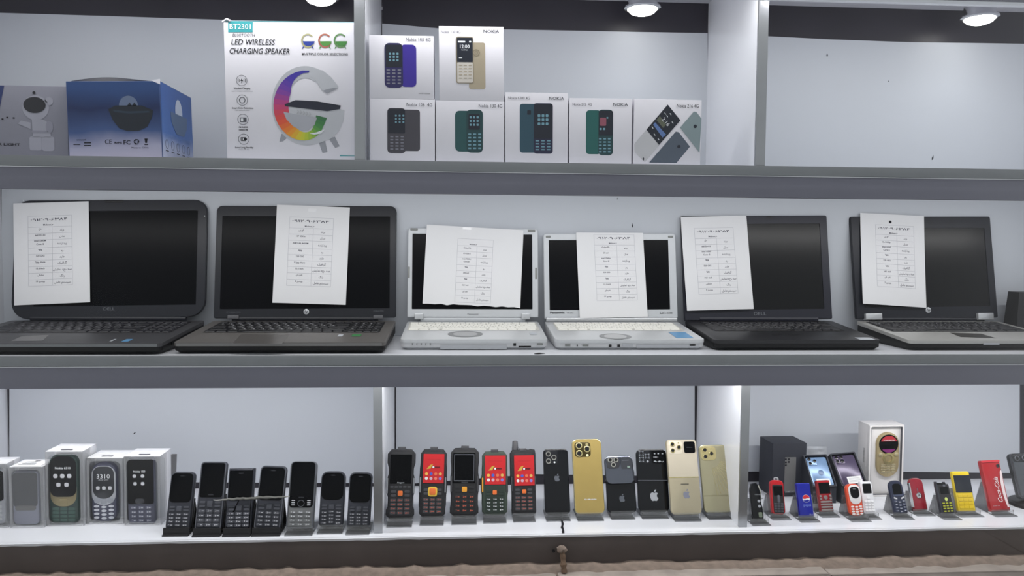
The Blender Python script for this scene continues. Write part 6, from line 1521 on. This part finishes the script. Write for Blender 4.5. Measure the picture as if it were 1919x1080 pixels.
# yellow
ph = mini('bright yellow mini phone with a black screen', 'bright yellow mini phone', ((1784.5, 884), (1817, 883), (1828, 958), (1796, 960)), m_yel, (0.10, 0.10, 0.06, 0.06), t=0.009)
ph.add('screen', ph.box(-0.46, 0.47, 0.48, 0.90, 0.02), mat('yellow_phone_screen', (24, 30, 40), 0.2), 0.0003, 0.0006, b=0.0002)
ph.keys(-0.42, 0.06, 0.42, 0.43, 4, 3, mat('yellow_key', (222, 188, 28), 0.4), fx=0.84, fy=0.76, t=0.0006)
# red cola phone
ph = mini('tall glossy red phone with white script lettering and a white ribbon', 'tall red phone with white script', ((1838, 864), (1874, 861), (1893.5, 957), (1858, 960)), mat('cola_red', (166, 16, 26), 0.16, coat=0.4), (0.08, 0.08, 0.04, 0.04), t=0.012, wide=1.1)
ph.add('red_top', ph.box(-0.48, 0.955, 0.48, 0.995, 0.06), mat('bright_red_top', (206, 50, 60), 0.15), 0.0003, 0.0008)
g = G(); g.text('Coca-Cola', 0.17*ph.w, 0.16*ph.h, 0.0006, h=0.22*ph.w, w=0.50*ph.h, shear=0.35, bold=0.012, rot=math.pi/2); part('script_lettering', g, mat('script_white', (232, 214, 216), 0.4), ph.root)
g = G(); v = []; f = []
for k in range(21):
    a = k/20.0; y = (0.07+0.72*a)*ph.h; x = (0.40-0.16*math.sin(a*3.0+0.2)*0.5+0.02)*ph.w; hw = (0.045+0.03*math.sin(a*3.1))*ph.w if a < 0.97 else 0.02*ph.w
    v += [(x-hw, y, 0.0005), (x+hw, y, 0.0005)]
for k in range(20): f.append((2*k, 2*k+1, 2*k+3, 2*k+2))
g.add(v, f); part('white_ribbon', g, mat('script_white', (232, 214, 216), 0.4), ph.root)
lens(ph, 0.34, 0.88, 0.085, 0.0002, 0.0012, rim=m_mdark)
g = G(); g.text('330 ml', -0.2*ph.w, 0.10*ph.h, 0.0005, h=0.016*ph.h, w=0.34*ph.w, align='c'); part('small_print', g, m_inkl, ph.root)
# large dark phone on a round black stand at the far end
ph = Phone('large dark grey smartphone leaning on a black stand at the far end', ((1891, 851), (1937, 848), (1957, 934), (1911, 936)), 22, 0.030, 0.012, (0.16,)*4, m_piano, group=GR4, y=0.10)
g = G(); frame_ring(g, inset(ph.out, 0.0004), inset(ph.out, 0.0040), -0.004, 0.0008); part('chrome_rim', g, mat('smoked_chrome', (90, 90, 96), 0.15, 0.9), ph.root)
ph.add('back_panel', rr(ph.w-0.009, ph.h-0.009, 0.1*ph.w, 0, ph.h/2), mat('slate_back', (66, 70, 76), 0.3), 0.0002, 0.0003)
ph.add('camera_panel', ph.box(-0.40, 0.80, 0.30, 0.965, 0.1), mat('black_panel', (20, 22, 28), 0.2), 0.0004, 0.0008, b=0.0003)
for u in (-0.24, 0.06): lens(ph, u, 0.885, 0.10, 0.001, rim=m_rim)
o = ph.F.o; root = empty('phone_stand', Matrix.Translation((o.x+0.006, o.y+0.012, Z1)), 'black round based stand under the large dark smartphone', 'stand', 'phone stands')
g = G(); g.lathe([(0.040, 0.0), (0.040, 0.005), (0.036, 0.009), (0.012, 0.013), (0.004, 0.014)], n=28); part('round_base', g, m_black, root)
g = G(); g.box(-0.020, 0.020, -0.016, -0.006, 0.008, ph.F.o.z-Z1-0.001); part('ledge', g, m_black, root)
g = G(); g.add([(-0.010, 0.006, 0.010), (0.010, 0.006, 0.010), (0.010, 0.030, 0.070), (-0.010, 0.030, 0.070), (-0.010, 0.012, 0.010), (0.010, 0.012, 0.010), (0.010, 0.036, 0.070), (-0.010, 0.036, 0.070)], [(0, 1, 2, 3), (7, 6, 5, 4), (0, 4, 5, 1), (1, 5, 6, 2), (2, 6, 7, 3), (3, 7, 4, 0)]); part('back_rest', g, m_black, root)
# ------------------------------------------------------------------ rusty pipe stub cemented in front of the fascia
p0 = hit_y(1053, 1028, -0.020); p1 = hit_y(1057, 1085, -0.034)
root = empty('pipe_stub', Matrix.Translation((p0.x, -0.02, 0.0)), 'rusty cement crusted pipe stub in front of the bottom fascia', 'pipe')
random.seed(8)
g = G(); P0 = Vector((0, 0, p0.z)); P1 = Vector((p1.x-p0.x, -0.016, max(p1.z, -0.002)))
pts = [P0+(P1-P0)*(i/9) for i in range(10)]; g.tube(pts, [0.004+0.0022*random.random() for _ in pts], 9); part('pipe', g, mat('rusty_crust', (108, 88, 72), 0.9, var=0.5, scale=120, bump=0.8), root)
g = G(); g.lathe([(0.0075, 0.0), (0.009, 0.003), (0.0082, 0.007), (0.005, 0.010), (0.001, 0.011)], 0, 0, 11); g.v = [(x+random.uniform(-.0012, .0012), y+random.uniform(-.0012, .0012), z+p0.z-0.006) for x, y, z in g.v]; part('crust', g, m_mortar, root)
g = G(); g.lathe([(0.0028, 0.0), (0.0028, 0.002), (0.001, 0.0022)], 0, 0, 10); part('bolt_hole', g, m_black, root, local=Matrix.Translation((-0.013, 0.014, p0.z-0.010)) @ Matrix.Rotation(math.pi/2, 4, 'X'))
